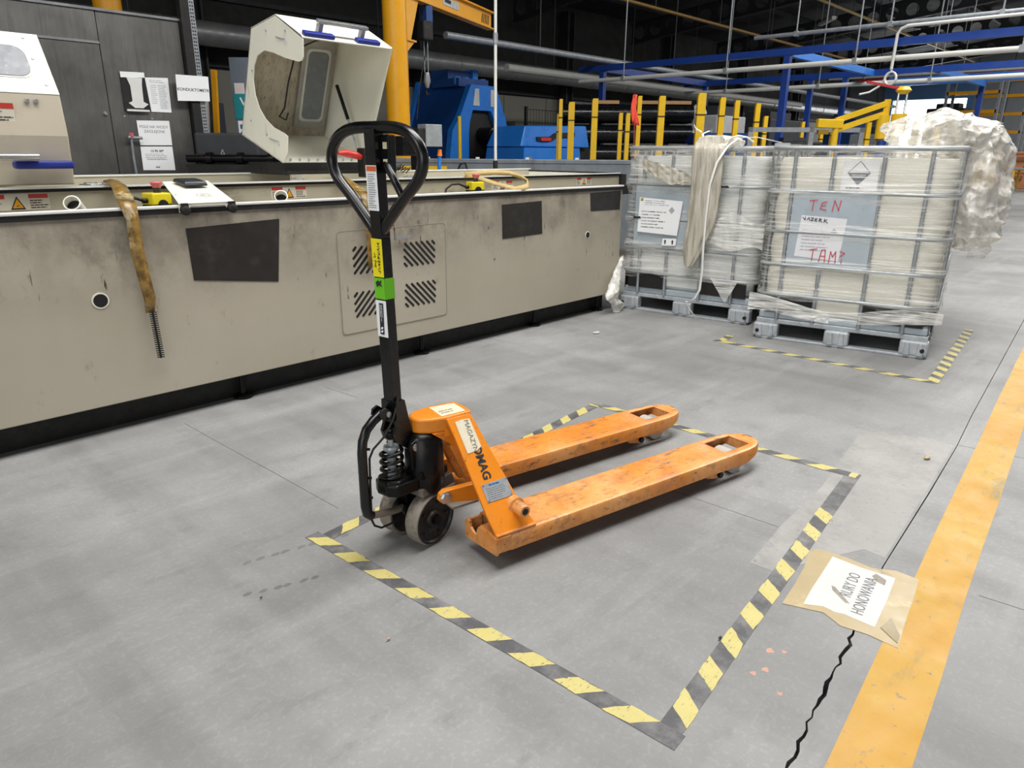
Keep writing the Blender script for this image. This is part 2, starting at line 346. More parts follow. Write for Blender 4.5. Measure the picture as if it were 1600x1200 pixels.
tyrem = M('tyre_smudge', '#6d6c6a', .7, var=.12, vs=30)
for tr, (w_, sp_) in (([(.737, 1.744), (.81, 1.73), (.885, 1.712), (.965, 1.69), (1.06, 1.665)], (.020, .034)), ([(.66, 1.61), (.735, 1.575), (.80, 1.555), (.875, 1.53)], (.018, .032))):
    L_ = 0
    for a_, b_ in zip(tr[:-1], tr[1:]):
        A_v, B_v = Vector(a_), Vector(b_); n_k = max(1, int((B_v - A_v).length / sp_))
        for k in range(n_k):
            c_ = A_v.lerp(B_v, (k + rc.uniform(.2, .8)) / n_k); MB().prism([(c_.x + w_ * rc.uniform(.7, 1.1) * math.cos(t_) * .8, c_.y + w_ * rc.uniform(.6, 1) * math.sin(t_) * .5) for t_ in [i * .7 for i in range(9)]], (0, 0, 0), XA, YA, 0, .0003).build('tyre_mark', tyrem, flo)

def ribbon_quad(a, b, t0, t1, wd, skew=0.0, j=0.0, rr=random):
    a, b = Vector(a), Vector(b); d = (b - a).normalized(); n = Vector((-d.y, d.x)); out = []
    for t, s in ((t0, -1), (t1, -1), (t1, 1), (t0, 1)):
        q = a + d * (t + s * skew / 2) + n * s * wd / 2; out.append((q.x + rr.uniform(-j, j), q.y + rr.uniform(-j, j)))
    return out
def hazard_tape(a, b, label, first=.03, per=.132, ln=.066, skew=.043, wd=.047, skip=(), z=.0):
    t = thing('hazard_tape', label, 'floor tape', (a[0], a[1], 0), 0, 'black and yellow floor marking tape')
    av, bv = Vector((0, 0)), Vector((b[0] - a[0], b[1] - a[1])); L = bv.length; rr = random.Random(int(a[0] * 100) + int(b[1] * 77))
    MB().prism(ribbon_quad(av, bv, 0, L, wd), (0, 0, 0), XA, YA, .0004 + z, .0010 + z).build('black_strip', hazblk, t)
    k = 0; s = first
    while s < L - .02:
        if k not in skip:
            q = ribbon_quad(av, bv, max(s, .012), min(s + ln, L - .012), wd * .98, skew if s > .02 and s + ln < L - .02 else 0, .003, rr)
            # a ragged torn edge: a notch or two
            poly = []
            for i, p in enumerate(q):
                poly.append(p); n2 = q[(i + 1) % 4]
                for f in sorted(rr.uniform(.2, .8) for _ in range(3)): poly.append((p[0] + (n2[0] - p[0]) * f + rr.uniform(-.0022, .0022), p[1] + (n2[1] - p[1]) * f + rr.uniform(-.0022, .0022)))
            MB().prism(poly, (0, 0, 0), XA, YA, .0010 + z, .0014 + z).build('yellow_stripe', hazyel, t)
        s += per; k += 1
    return t
hazard_tape((.968, 1.745), (1.040, .515), 'black and yellow hazard tape running in front of the orange pallet truck', .03, z=.0003)
hazard_tape((1.03, .545), (2.565, .705), 'black and yellow hazard tape running beside the brown taped paper sign', .07, skew=.043, skip=(9, 10, 11), wd=.05)
hazard_tape((.96, 1.697), (2.52, 1.835), 'black and yellow hazard tape passing behind the forks, on the machine side', .09)
hazard_tape((2.525, 1.81), (2.565, .68), 'black and yellow hazard tape lying past the fork tips of the orange pallet truck', .04, wd=.045, z=.0003)
hazard_tape((4.005, 2.03), (4.015, .79), 'black and yellow hazard tape in front of the caged tank with red handwriting', .05, per=.135, wd=.05)
hazard_tape((4.0, .80), (5.5, .945), 'worn black and yellow hazard tape to the right of the caged tanks', .03, per=.13, skew=.043, wd=.055, z=.0003)
hazard_tape((3.99, 1.985), (4.20, 2.012), 'short black and yellow hazard tape between the two caged tanks', .03, wd=.05, z=.0003)
def yl(x): return .285 + (x - 1.179) * .0775
tag(MB().prism([(x, yl(x) + random.uniform(-.003, .003)) for x in [.2 + .35 * i for i in range(24)]] + [(x, yl(x) - .128 + random.uniform(-.003, .003)) for x in [.2 + .35 * i for i in range(23, -1, -1)]], (0, 0, 0), XA, YA, .0003, .0008).build('floor_line', yelline), 'wide solid yellow aisle line painted along the concrete floor', 'floor line')

# paper notice taped to the floor
sg = thing('floor_notice', 'white paper notice under brown packing tape stuck to the floor by the yellow line', 'notice', (1.81, .452, 0), 0)
O = Vector((1.81, .452, 0))
def sgp(name, poly, z0, z1, mat): return MB().prism([(a - O.x, b - O.y) for a, b in poly], (0, 0, 0), XA, YA, z0, z1).build(name, mat, sg)
tornm = M('torn_paper_dirt', '#8d877b', .7, var=.2, vs=40)
sgp('brown_tape', [(1.964, .600), (1.975, .52), (1.968, .45), (2.0, .395), (1.998, .336), (1.9, .322), (1.80, .311), (1.648, .290), (1.652, .36), (1.64, .42), (1.665, .47), (1.629, .563), (1.74, .575), (1.84, .59), (1.93, .612)], .0006, .0014, kraft)
sgp('paper', [(1.951, .552), (1.948, .47), (1.958, .385), (1.90, .378), (1.83, .369), (1.692, .356), (1.694, .43), (1.686, .45), (1.69, .48), (1.664, .522), (1.75, .533), (1.86, .543)], .0014, .0018, signp)
sgp('dog_ear', [(1.70, .345), (1.76, .338), (1.70, .30), (1.665, .296)], .0014, .003, M('dark_packing_tape', '#8b7b55', .4, var=.15, vs=9))
sgp('torn_hole', [(1.945, .43), (1.93, .40), (1.90, .395), (1.905, .42), (1.925, .436)], .0018, .0020, tornm)
sgp('torn_hole', [(1.80, .50), (1.80, .49), (1.75, .435), (1.745, .445), (1.78, .49)], .0018, .0020, tornm)
du = Vector((.985, .125, 0)); dv = Vector((-.125, .985, 0))
lettering('lettering', 'RURY DO', .042, (1.84 - O.x, .463 - O.y, .0019), du, dv, greyink, sg, sx=.72)
lettering('lettering', 'HONOWANIA', .042, (1.815 - O.x, .418 - O.y, .0019), du, dv, greyink, sg, sx=.72)
for i, (dx, dy, r, m_, lb) in enumerate([(1.385, .61, .006, ink, 'small dark pebble of dirt inside the taped rectangle'), (2.92, .55, .018, kraft, 'scrap of dry brown leaf lying near the yellow line'), (.83, 1.18, .005, terracotta, 'tiny reddish chip on the bare floor left of the tape'),
        (3.62, 2.66, .03, signp, 'scrap of pale crumpled film on the floor before the left tank'), (.70, 1.55, .004, ink, 'tiny black crumb of dirt on the open floor at left')]):
    mb = MB(); mb.grid(lambda a, b: Vector((dx, dy, .004)) + Vector((math.cos(a * 6.283) * math.sin(b * 3.14) * r * (1 + .3 * math.sin(a * 19)), math.sin(a * 6.283) * math.sin(b * 3.14) * r * .6, (-math.cos(b * 3.14)) * min(.006, r * .5) + .002)), 10, 6, True)
    tag(mb.build('debris', m_, None, 40), lb, 'debris')
for k, pts in enumerate([[(1.43, .505), .009], [(1.36, .485), .008], [(1.33, .50), .007], [(1.31, .43), .006], [(1.45, .48), .006]]):
    MB().prism([(pts[0][0] + pts[1] * math.cos(a) * (1 + .4 * math.sin(3 * a + k)), pts[0][1] + pts[1] * math.sin(a)) for a in [i * .52 for i in range(12)]], (0, 0, 0), XA, YA, 0, .0004).build('stain', terracotta, flo)

wb = struct(MB().bx(-7, 46, 16, 16.2, 0, 5.6).build('wall_back', darkup))
for k in range(27): MB().bx(-6.9 + 1.95 * k, -6.9 + 1.95 * k + 1.92, 15.96, 16.0, .3, 2.75).build('panel', darkwall, wb)
for z in (2.8, 4.1): MB().bx(-7, 46, 15.9, 16.0, z, z + .09).build('rail', roofbeam, wb)
wf = struct(MB().bx(45, 45.2, -9, 16.2, 0, 7.2).build('wall_far', M('grey_cladding', '#8f949a', .6, var=.08, vs=2)))
for k in range(16): MB().bx(44.95, 45, -8.9 + 1.56 * k, -8.9 + 1.56 * k + 1.5, .2, 6.6).build('panel', MATS['grey_cladding'], wf)
d1 = struct(MB().bx(44.86, 44.92, 9.9, 13.5, 0, 3.95).build('door_1', lightm), 'bright open gate to the daylight in the far wall')
MB().bx(44.4, 44.86, 9.6, 13.9, 3.95, 4.9).build('gate_hood', M('pale_blue_shutter', '#5d86b4', .5, var=.08), d1)
for y in (9.75, 13.6): MB().bx(44.5, 44.86, y - .15, y + .15, 0, 3.95).build('gate_jamb', MATS['pale_blue_shutter'], d1)
ce = struct(MB().hexa([(-7, 16.2, 5.5), (46, 16.2, 5.5), (46, 2.4, 7.0), (-7, 2.4, 7.0)], [(-7, 16.2, 5.6), (46, 16.2, 5.6), (46, 2.4, 7.1), (-7, 2.4, 7.1)]).build('ceiling', roofm))
MB().hexa([(-7, -1.2, 7.0), (46, -1.2, 7.0), (46, -9, 6.1), (-7, -9, 6.1)], [(-7, -1.2, 7.1), (46, -1.2, 7.1), (46, -9, 6.2), (-7, -9, 6.2)]).build('roof_sheet', roofm, ce)
MB().bx(-7, 46, -1.3, 2.5, 7.3, 7.4).build('roof_sheet', roofm, ce)
for y in (-1.15, 2.35): MB().bx(-7, 46, y - .05, y + .05, 6.6, 7.3).build('skylight_kerb', roofm, ce)
for y in (14.5, 12.2, 9.9, 7.6, 5.3, 3.2): MB().bx(-7, 46, y - .05, y + .05, 5.5 + (16.2 - y) * .1087 - .16, 5.5 + (16.2 - y) * .1087).build('purlin', roofbeam, ce)
# cellular roof girders with round openings
def girder(X, lab):
    t = thing('roof_girder', lab, 'roof girder', (X, 16, 0), 0, 'roof girders with round openings')
    sl = .1087; webm = MB(); n = 20; pitch = .62; H = .62
    for k in range(n):
        y0 = -.4 - k * pitch; zc = 5.5 + (-y0 + pitch / 2) * sl - .16 - H / 2 - .06
        def sq(a):
            c, s_ = math.cos(a), math.sin(a); m_ = max(abs(c), abs(s_)); return (c / m_, s_ / m_)
        outer = []; inner = []
        for i in range(16):
            a = 2 * math.pi * i / 16 + .001; q = sq(a)
            yy = y0 - pitch / 2 + q[0] * pitch / 2; outer.append((yy, zc + q[1] * H / 2 - (yy - (y0 - pitch / 2)) * sl)); inner.append((y0 - pitch / 2 + .2 * math.cos(a), zc + .2 * math.sin(a)))
        webm.framep(outer, inner, (0, 0, 0), YA, ZA, -.008, .008)
    webm.build('web', roofbeam, t)
    for dz in (-H - .22, -.22):
        MB().hexa([(-.1, -.4, 5.5 + .4 * sl + dz), (.1, -.4, 5.5 + .4 * sl + dz), (.1, -12.8, 5.5 + 12.8 * sl + dz), (-.1, -12.8, 5.5 + 12.8 * sl + dz)], [(-.1, -.4, 5.52 + .4 * sl + dz), (.1, -.4, 5.52 + .4 * sl + dz), (.1, -12.8, 5.52 + 12.8 * sl + dz), (-.1, -12.8, 5.52 + 12.8 * sl + dz)]).build('flange', roofbeam, t)
ords = ['nearest', 'second nearest', 'third nearest', 'fourth nearest', 'fifth nearest', 'farthest']
for k, X in enumerate((10.5, 16.5, 22.5, 28.5, 34.5, 40.5)):
    girder(X, '%s dark steel roof girder with a row of round openings' % ords[k])
    t = thing('steel_column', '%s dark steel column against the back wall' % ords[k], 'column', (X - 3.4, 15.7, 0), 0, 'columns along the back wall')
    MB().bx(-.15, .15, -.02, .02, 0, 5.3).bx(-.17, -.13, -.16, .16, 0, 5.3).bx(.13, .17, -.16, .16, 0, 5.3).build('shaft', roofbeam, t); MB().bx(-.25, .25, -.25, .25, 0, .03).build('base_plate', roofbeam, t)
# ventilation duct along the back wall
du_ = thing('ventilation_duct', 'long round galvanised ventilation duct running along the back wall', 'duct', (0, 15, 3.3), 0)
MB().cyl((-2, 0, 0), (44, 0, 0), .23, n=20).build('pipe', ductm, du_, 40)
for k in range(24): MB().cyl((-1.5 + 1.9 * k, 0, 0), (-1.44 + 1.9 * k, 0, 0), .245, n=20).build('collar', ductm, du_, 40)
for k in range(8): MB().bx(k * 5.6, k * 5.6 + .03, -.01, .01, .2, 2.0).build('hanger', roofbeam, du_)
for i, (y, z, r, lab, m_) in enumerate([(9.0, 2.82, .055, 'thin grey service pipe high up above the blue press', zincd), (9.0, 3.95, .035, 'brownish copper pipe run hanging high under the dark roof', M('copper_pipe', '#8a6a35', .4, .4)), (8.9, 5.2, .04, 'thin ochre pipe slanting under the roof girders at right', M('ochre_pipe', '#9c8752', .4)), (12.5, 3.0, .09, 'pale insulated pipe seen behind the row of yellow posts', whitepipe)]):
    x0, x1 = ((8, 30), (12.4, 26), (21, 40), (13, 30))[i]
    t = thing('service_pipe', lab, 'pipe', (x0, y, z), 0); MB().cyl((0, 0, 0), (x1 - x0, 0, 0), r, n=10).build('pipe', m_, t, 40)
    for k in range(5): MB().cyl(((x1 - x0) * (k + .5) / 5, 0, 0), ((x1 - x0) * (k + .5) / 5, 0, 5.5 + (16.2 - y) * .1087 - z), .012, n=6).build('hanger_rod', roofbeam, t)
# ------------------------------------------------------------------ pallet truck
pt = thing('pallet_truck', 'orange hand pallet truck with black steering handle parked inside the taped rectangle', 'pallet truck', (1.2735, 1.4685, 0), -.19819)
ZT, ZB = .103, .053
def fork(yc):
    rows = [(.046, .082), (.3, .082), (.6, .082), (.9, .082), (1.0, .082), (1.0001, .082), (1.10, .080), (1.1399, .074), (1.14, .074), (1.165, .065), (1.185, .053), (1.197, .038), (1.203, .02)]
    mb = MB(); vs = []; fs = []; W = 10
    for x, hw in rows:
        zb = ZB if x < 1.1 else ZB + (x - 1.1) / .103 * .026
        c = min(.048, hw * .6)
        cs = [(-hw + .012, zb), (-hw, zb), (-hw, ZT - .010), (-hw + .003, ZT - .003), (-hw + .010 if hw > .03 else -hw * .6, ZT), (-c, ZT), (c, ZT), (hw - .010 if hw > .03 else hw * .6, ZT), (hw - .003, ZT - .003), (hw, ZT - .010), (hw, zb), (hw - .012, zb)]
        vs += [(x, yc + a, b) for a, b in cs]
    n = 12
    for k in range(len(rows) - 1):
        hole = 1.0 <= rows[k][0] and rows[k + 1][0] <= 1.14 and rows[k + 1][0] > 1.0
        for i in range(n - 1):
            if hole and i == 5: continue
            fs.append((k * n + i, k * n + i + 1, (k + 1) * n + i + 1, (k + 1) * n + i))
    mb.add(vs, fs)
    k = (len(rows) - 1) * n; mb.add([vs[k + i] for i in range(1, 11)], [tuple(range(10))])
    f = mb.build('fork', orange, pt, 30, solid=.004)
    return f
for sgn in (-1, 1):
    yc = .194 * sgn; f = fork(yc)
    o_, i_ = yc + .082 * sgn, yc - .082 * sgn
    a, b = min(o_, i_), max(o_, i_)
    nf = [(a, .050), (b, .050), (b, .100), (a, .100)]
    if sgn < 0: nf = [(-.276, .050), (-.16, .040), (-.118, .036), (-.112, .044), (-.112, .088), (-.120, .096), (-.137, .096), (-.140, .078), (-.158, .068), (-.172, .066), (-.176, .088), (-.182, .098), (-.276, .101)]
    else: nf = [(-p, q) for p, q in reversed([(-.276, .050), (-.16, .040), (-.118, .036), (-.112, .044), (-.112, .088), (-.120, .096), (-.137, .096), (-.140, .078), (-.158, .068), (-.172, .066), (-.176, .088), (-.182, .098), (-.276, .101)])]
    MB().prism(nf, (0, 0, 0), YA, ZA, -.004, .003).build('heel_plate', orange, f)
    MB().bx(.99, 1.0, yc - .07, yc + .07, .058, .099).build('crossbar', orange, f); MB().bx(1.14, 1.15, yc - .062, yc + .062, .066, .099).build('crossbar', orange, f)
    ya, yb = sorted((yc + .082 * sgn, yc - .012 * sgn)); MB().bx(.0, .05, ya, yb, ZB, ZT).build('heel_block', orange, f, bevel=.004)
    ya, yb = sorted((yc - .082 * sgn, yc - .074 * sgn)); MB().bx(.0, .05, ya, yb, ZB - .006, ZT - .012).build('heel_cheek', orange, f)
    MB().bx(.002, .05, min(yc - .08 * sgn, yc), max(yc - .08 * sgn, yc), .05, .056).build('heel_floor', blackm, f)
    MB().cyl((1.075, yc - .042, .041), (1.075, yc + .042, .041), .040, n=24).build('load_roller', nylon, pt, 40)
    MB().cyl((.985, yc - .036, .026), (.985, yc + .036, .026), .025, n=20).build('entry_roller', nylon, pt, 40)
    for s2 in (-1, 1):
        MB().prism([(.885, .052), (.90, .030), (.945, .020), (.975, .024), (.985, .034), (1.02, .040), (1.09, .032), (1.095, .05), (1.0, .056)], (0, yc + s2 * .056, 0), XA, ZA, -.004, .004).build('roller_bracket', orange, pt)
        MB().cyl((.962, yc + s2 * .052, .032), (.962, yc + s2 * .072, .032), .011, n=6).build('bolt', blackox, pt)
# A-shaped tower: two leaning plates
def Pl(u_, v_, h, s): # point on the leaning plate: u along the fork, v up the plate, h outwards; s=-1 near plate
    n_ = Vector((0, -.8058, .5922)); v3 = Vector((0, .5922, .8058)); p = Vector((0, -.27, .105)) + XA * u_ + v3 * v_ + n_ * h
    return Vector((p.x, p.y * -s, p.z))
pv = Vector((0, .5922, .8058)); pn = Vector((0, -.8058, .5922)); pO = Vector((0, -.27, .105))
out = [(.002, 0), (.128, 0), (.133, .006), (.128, .022), (.112, .06), (.055, .345), (.049, .358), (-.028, .356), (-.022, .30), (-.006, .06)]
for s in (-1, 1):
    mb = MB(); n = len(out); vs = [Pl(a, b, h, s) for h in (-.008, 0) for a, b in out]
    mb.add(vs, [tuple(range(n - 1, -1, -1)), tuple(range(n, 2 * n))] + [(i, (i + 1) % n, n + (i + 1) % n, n + i) for i in range(n)])
    pl = mb.build('side_plate', orange2, pt, bevel=.0012)
    MB().hexa([Pl(.0, -.004, 0, s), Pl(.133, -.004, 0, s), Pl(.133, .0, .006, s), Pl(.0, .0, .006, s)], [Pl(.0, .006, 0, s), Pl(.133, .006, 0, s), Pl(.133, .004, .005, s), Pl(.0, .004, .005, s)]).build('weld_seam', orange, pl)
    MB().loft([((.093, s * .20, .158), .026), ((.093, s * .235, .158), .026), ((.093, s * .238, .158), .019), ((.093, s * .272, .158), .019), ((.093, s * .276, .158), .016)], 20).build('cross_tube', orange, pt, 40)
    MB().cyl((.093, s * .27, .158), (.093, s * .2765, .158), .010, n=16).build('tube_bore', blackm, pt, 40)
near_plate = [o for o in pt.children if o.name.startswith('side_plate')][0]
def on_plate(name, poly, mat, h0=0, h1=.0008, par=pt): return MB().prism(poly, pO, XA, pv, h0, h1).build(name, mat, par)
lb = on_plate('sticker', [(-.006, .342), (.012, .345), (.042, .343), (.046, .30), (.049, .256), (.03, .247), (.0, .245), (-.004, .30)], M('scuffed_cream_label', '#d5cbb2', .6, var=.1, vs=30, grime=[('#8a7f6a', 30, .64, .76)]), 0, .0014)
vU = -pv; vV = XA   # text runs down the plate
lettering('lettering', 'MAGAZYN', .021, pO + XA * .028 + pv * .293 + pn * .0014, vU, vV, greyink, lb, sx=.95)
lettering('lettering', 'OMAG', .036, pO + XA * .033 + pv * .211 + pn * .0002, vU, vV, ink, pt, bold=.0012, sx=.95)
np_ = on_plate('name_plate', [(.007, .149), (.094, .152), (.094, .097), (.010, .097)], M('stamped_aluminium', '#a9adb0', .45, .4, .15, 40), 0, .0016)
print_lines('print', .016, .088, .101, .137, 6, pO + pn * .0014, XA, pv, greyink, np_, .3, 5)
print_lines('print', .03, .082, .140, .147, 1, pO + pn * .0014, XA, pv, M('blue_ink', '#2f5b8e'), np_, .8, 3)
for a, b in ((.012, .146), (.090, .148), (.090, .101), (.014, .101)): MB().cyl(pO + XA * a + pv * b + pn * .001, pO + XA * a + pv * b + pn * .003, .0022, n=8).build('rivet', chrome, np_, 40)
# cap joining the plates over the pump
cap_poly = [(.060, -.050), (.066, -.03), (.066, .03), (.060, .050), (-.02, .056), (-.075, .046), (-.100, .03), (-.112, .012), (-.112, -.012), (-.100, -.03), (-.075, -.046), (-.02, -.056)]
MB().prism(cap_poly, (0, 0, 0), XA, YA, .352, .397).build('tower_cap', orange2, pt, 40, bevel=.007, seg=3)
cs_ = MB().prism([(-.035, -.044), (.046, -.040), (.050, .032), (.03, .036), (-.03, .04)], (0, 0, 0), XA, YA, .397, .3978).build('sticker', M('worn_cap_label', '#e6cdb0', .6, var=.1, vs=30, grime=[('#c98a4c', 30, .62, .75)]), pt)
print_lines('print', -.025, .04, -.03, .0, 2, (0, 0, .3977), XA, YA, greyink, cs_, .4, 8)
MB().hexa([(-.03, -.06, .34), (.05, -.06, .34), (.05, .06, .34), (-.03, .06, .34)], [(-.03, -.055, .36), (.055, -.055, .36), (.055, .055, .36), (-.03, .055, .36)]).build('cap_web', orange2, pt)
for s in (-1, 1): MB().prism([(-.07, .353), (.04, .353), (.04, .27), (.0, .30)], (0, s * .05, 0), XA, ZA, -.004, .004).build('gusset', orange2, pt)
MB().cyl((.093, -.21, .158), (.093, .21, .158), .019, n=16).build('torsion_tube', orange, pt, 40)
for s in (-1, 1): MB().prism([(-.012, .30), (.012, .31), (.10, .175), (.085, .145), (.06, .15)], (0, s * .035, 0), XA, ZA, -.012, .012).build('inner_arm', orange, pt, bevel=.003)
MB().bx(-.03, .06, -.085, .085, .118, .124).build('centre_plate', tread, pt)
for s in (-1, 1):
    MB().prism([(-.085, .170), (-.081, .190), (-.066, .199), (.07, .194), (.09, .14), (.03, .140), (-.045, .158), (-.072, .158)], (0, s * .10, 0), XA, ZA, -.011, .011).build('link_arm', orange2, pt, 40, bevel=.003)
    MB().cyl((-.066, s * .110, .179), (-.066, s * .120, .179), .0145, n=6).cyl((-.066, s * .108, .179), (-.066, s * .113, .179), .017, n=20).build('link_bolt', chrome, pt)
# steered unit: frame turned by the handle
sn, cs2 = math.sin(R(17.5)), math.cos(R(17.5))
SF, SS, SO = Vector((-cs2, -sn, 0)), Vector((sn, -cs2, 0)), Vector((-.133, .013, 0))
def S(f, s, z): return SO + SF * f + SS * s + ZA * z
MB().loft([((-.072, 0, .17), .052), ((-.072, 0, .20), .058), ((-.072, 0, .335), .056), ((-.072, 0, .348), .045), ((-.072, 0, .36), .02)], 28).build('pump_body', blackox, pt, 40)
MB().cyl((-.072, 0, .345), (-.072, 0, .37), .014, n=16).build('ram', chrome, pt, 40)
MB().prism([(-.13, -.055), (-.02, -.062), (.07, -.045), (.085, -.02), (.085, .02), (.07, .045), (-.02, .062), (-.13, .055)], SO, SF, SS, .185, .222).build('pump_base', blackox, pt, bevel=.006)
MB().bx(-.02, .02, -.02, .02, .1, .2, Matrix.Translation(S(-.045, 0, 0))).build('axle_post', blackox, pt)
MB().cyl(S(-.045, -.09, .081), S(-.045, .09, .081), .014, n=16).build('axle', blackox, pt, 40)
MB().hexa([S(.0, -.075, .165), S(.0, .075, .165), S(-.14, .075, .165), S(-.14, -.075, .165)], [S(.0, -.07, .19), S(.0, .07, .19), S(-.13, .07, .20), S(-.13, -.07, .20)]).build('fender', M('dusty_black_steel', '#4a4541', .6, .1, .2, 10, grime=[('#857b70', 8, .5, .7)]), pt, bevel=.004)
for s in (-1, 1):
    wn = MB().loft([(S(-.045, s * .030, .081), .072), (S(-.045, s * .030, .081), .078), (S(-.045, s * .034, .081), .081), (S(-.045, s * .074, .081), .081), (S(-.045, s * .078, .081), .0795), (S(-.045, s * .0795, .081), .0765)], 40, False).build('steering_wheel', tread, pt, 35)
    MB().loft([(S(-.045, s * .032, .081), .074), (S(-.045, s * .076, .081), .0765), (S(-.045, s * .0800, .081), .0765), (S(-.045, s * .0795, .081), .070), (S(-.045, s * .073, .081), .066), (S(-.045, s * .071, .081), .030), (S(-.045, s * .079, .081), .026), (S(-.045, s * .079, .081), .016), (S(-.045, s * .074, .081), .012)], 32).build('wheel_rim', hubm, wn, 35)
    for k in range(5):
        a = k * 1.2566 + .6; c = S(-.045 + .052 * math.cos(a), s * .071, .081 + .052 * math.sin(a)); MB().cyl(c, c + SS * s * .006, .005, n=6).build('rim_bolt', hubm, wn)
# plunger and spring in front of the pump
MB().loft([(S(.045, 0, .225), .013), (S(.045, 0, .312), .013), (S(.045, 0, .314), .021), (S(.045, 0, .320), .023), (S(.045, 0, .326), .021), (S(.045, 0, .328), .009), (S(.045, 0, .352), .008)], 20).build('plunger', zinc, pt, 40)
MB().loft([(S(.045, 0, .345), .006), (S(.045, 0, .350), .016), (S(.045, 0, .362), .021), (S(.045, 0, .374), .016), (S(.045, 0, .379), .006)], 16).build('thrust_roller', blackox, pt, 50)
MB().tube([S(.045 + .030 * math.cos(t * .35), .030 * math.sin(t * .35), 0.236 + .00125 * t) for t in range(0, 66)], .0058, 8).build('spring', black, pt, 50)
MB().prism([(.0, -.042), (.06, -.045), (.085, -.02), (.085, .02), (.06, .045), (.0, .042)], SO, SF, SS, .190, .232).build('spring_seat', blackox, pt, bevel=.008)
for s in (-1, 1):
    MB().prism([(-.012, .26), (.012, .25), (.018, .315), (.012, .332), (-.004, .338), (-.018, .326), (-.018, .30)], S(0, s * .043, 0), SF, ZA, -.006, .006).build('pivot_lug', blackox, pt, bevel=.002)
    c = S(-.002, s * .046, .318); MB().cyl(c, c + SS * s * .008, .011, n=16).build('pivot_pin', chrome, pt, 40)
MB().tube([S(-.03, .06, .215), S(-.01, .066, .225), S(.0, .066, .24)], .007, 8).build('lowering_valve', blackox, pt, 40)
c = S(-.035, .062, .212); MB().cyl(c, c + SS * .008, .006, n=10).build('valve_screw', chrome, pt)
# drawbar
def pole_sec(z, hf, hs, df=0, ds=0):
    t = (z - .40) / .77; f0, s0 = .030 + df, .002 - .026 * t + ds
    return [S(f0 - hf, s0 - hs, z), S(f0 + hf, s0 - hs, z), S(f0 + hf, s0 + hs, z), S(f0 - hf, s0 + hs, z)]
mb = MB()
for a, b in ((.43, .90), (.90, 1.166)): mb.hexa(pole_sec(a, .0165, .0185), pole_sec(b, .0165, .0185))
hp = mb.build('drawbar', black, pt, bevel=.002)
for s in (-1, 1):
    MB().prism([(.047, .46), (.047, .39), (.056, .37), (.048, .345), (-.004, .300), (-.022, .312), (-.020, .335), (.0, .40), (.0135, .46)], S(0, s * .024 + .001, 0), SF, ZA, -.005, .005).build('drawbar_cheek', black, hp)
MB().bx(-.018, .018, -.02, .02, .40, .46, Matrix.Translation(S(.03, 0, 0)) @ Matrix.Rotation(math.atan2(SF.y, SF.x), 4, 'Z')).build('drawbar_foot', black, hp)
cx = -.023; loop = []
ctl = [(-.004, .905), (-.045, .948), (-.098, 1.0), (-.148, 1.045), (-.166, 1.085), (-.158, 1.122), (-.125, 1.152), (-.075, 1.166), (0, 1.168)]
ctl = ctl + [(-a, b) for a, b in reversed(ctl[:-1])]
# smooth the outline once with Catmull-Rom
for i in range(len(ctl) - 1):
    p0, p1, p2, p3 = ctl[max(i - 1, 0)], ctl[i], ctl[i + 1], ctl[min(i + 2, len(ctl) - 1)]
    for k in range(5):
        t = k / 5; loop.append(tuple(.5 * (2 * p1[j] + (p2[j] - p0[j]) * t + (2 * p0[j] - 5 * p1[j] + 4 * p2[j] - p3[j]) * t * t + (-p0[j] + 3 * p1[j] - 3 * p2[j] + p3[j]) * t ** 3) for j in (0, 1)))
loop.append(ctl[-1])
MB().tube([S(.030, cx + a, b) for a, b in loop], .0145, 14).build('grip_loop', black, pt, 60)
lv = MB().tube([S(.024, cx + .03, 1.082), S(.030, cx + .045, 1.074), S(.034, cx + .068, 1.050), S(.036, cx + .090, 1.018), S(.034, cx + .094, 1.004)], [.007, .010, .010, .009, .007], 10).build('release_lever', black, pt, 60)
MB().bx(-.012, .012, -.02, .02, 1.06, 1.15, Matrix.Translation(S(.012, cx + .026, 0)) @ Matrix.Rotation(math.atan2(SF.y, SF.x), 4, 'Z')).build('lever_housing', black, pt, bevel=.003)
for z in (1.125, 1.085): MB().bx(-.001, .001, -.007, .007, z - .008, z + .008, Matrix.Translation(S(.026, cx + .034, 0)) @ Matrix.Rotation(math.atan2(SF.y, SF.x), 4, 'Z')).build('housing_sticker', M('pale_sticker', '#d8cfae', .5), pt)
# labels wrapped on the drawbar
def sleeve(name, z0, z1, mat, grow=.0006, faces=(1, 2)):
    mb = MB()
    for fc in faces:
        A, B = pole_sec(z0, .0165 + grow, .0185 + grow), pole_sec(z1, .0165 + grow, .0185 + grow); i, j = fc, (fc + 1) % 4
        n_ = ((A[j] - A[i]).cross(B[i] - A[i])).normalized() * .0006
        mb.hexa([A[i], A[j], A[j] - n_, A[i] - n_], [B[i], B[j], B[j] - n_, B[i] - n_])
    return mb.build(name, mat, pt)
fU = -SS   # reading direction on the front face
sleeve('green_band', .742, .797, green, .0010, (1, 2))
yl_ = sleeve('yellow_label', .800, .898, yellab, .0012, (1,))
wl = sleeve('white_label', .640, .738, white, .0010, (1,))
il = sleeve('instruction_label', .968, 1.078, white, .0008, (1,))
def front(z, s=0, h=.0022): t = (z - .40) / .77; return S(.030 + .0165 + h, .002 - .026 * t + s, z)
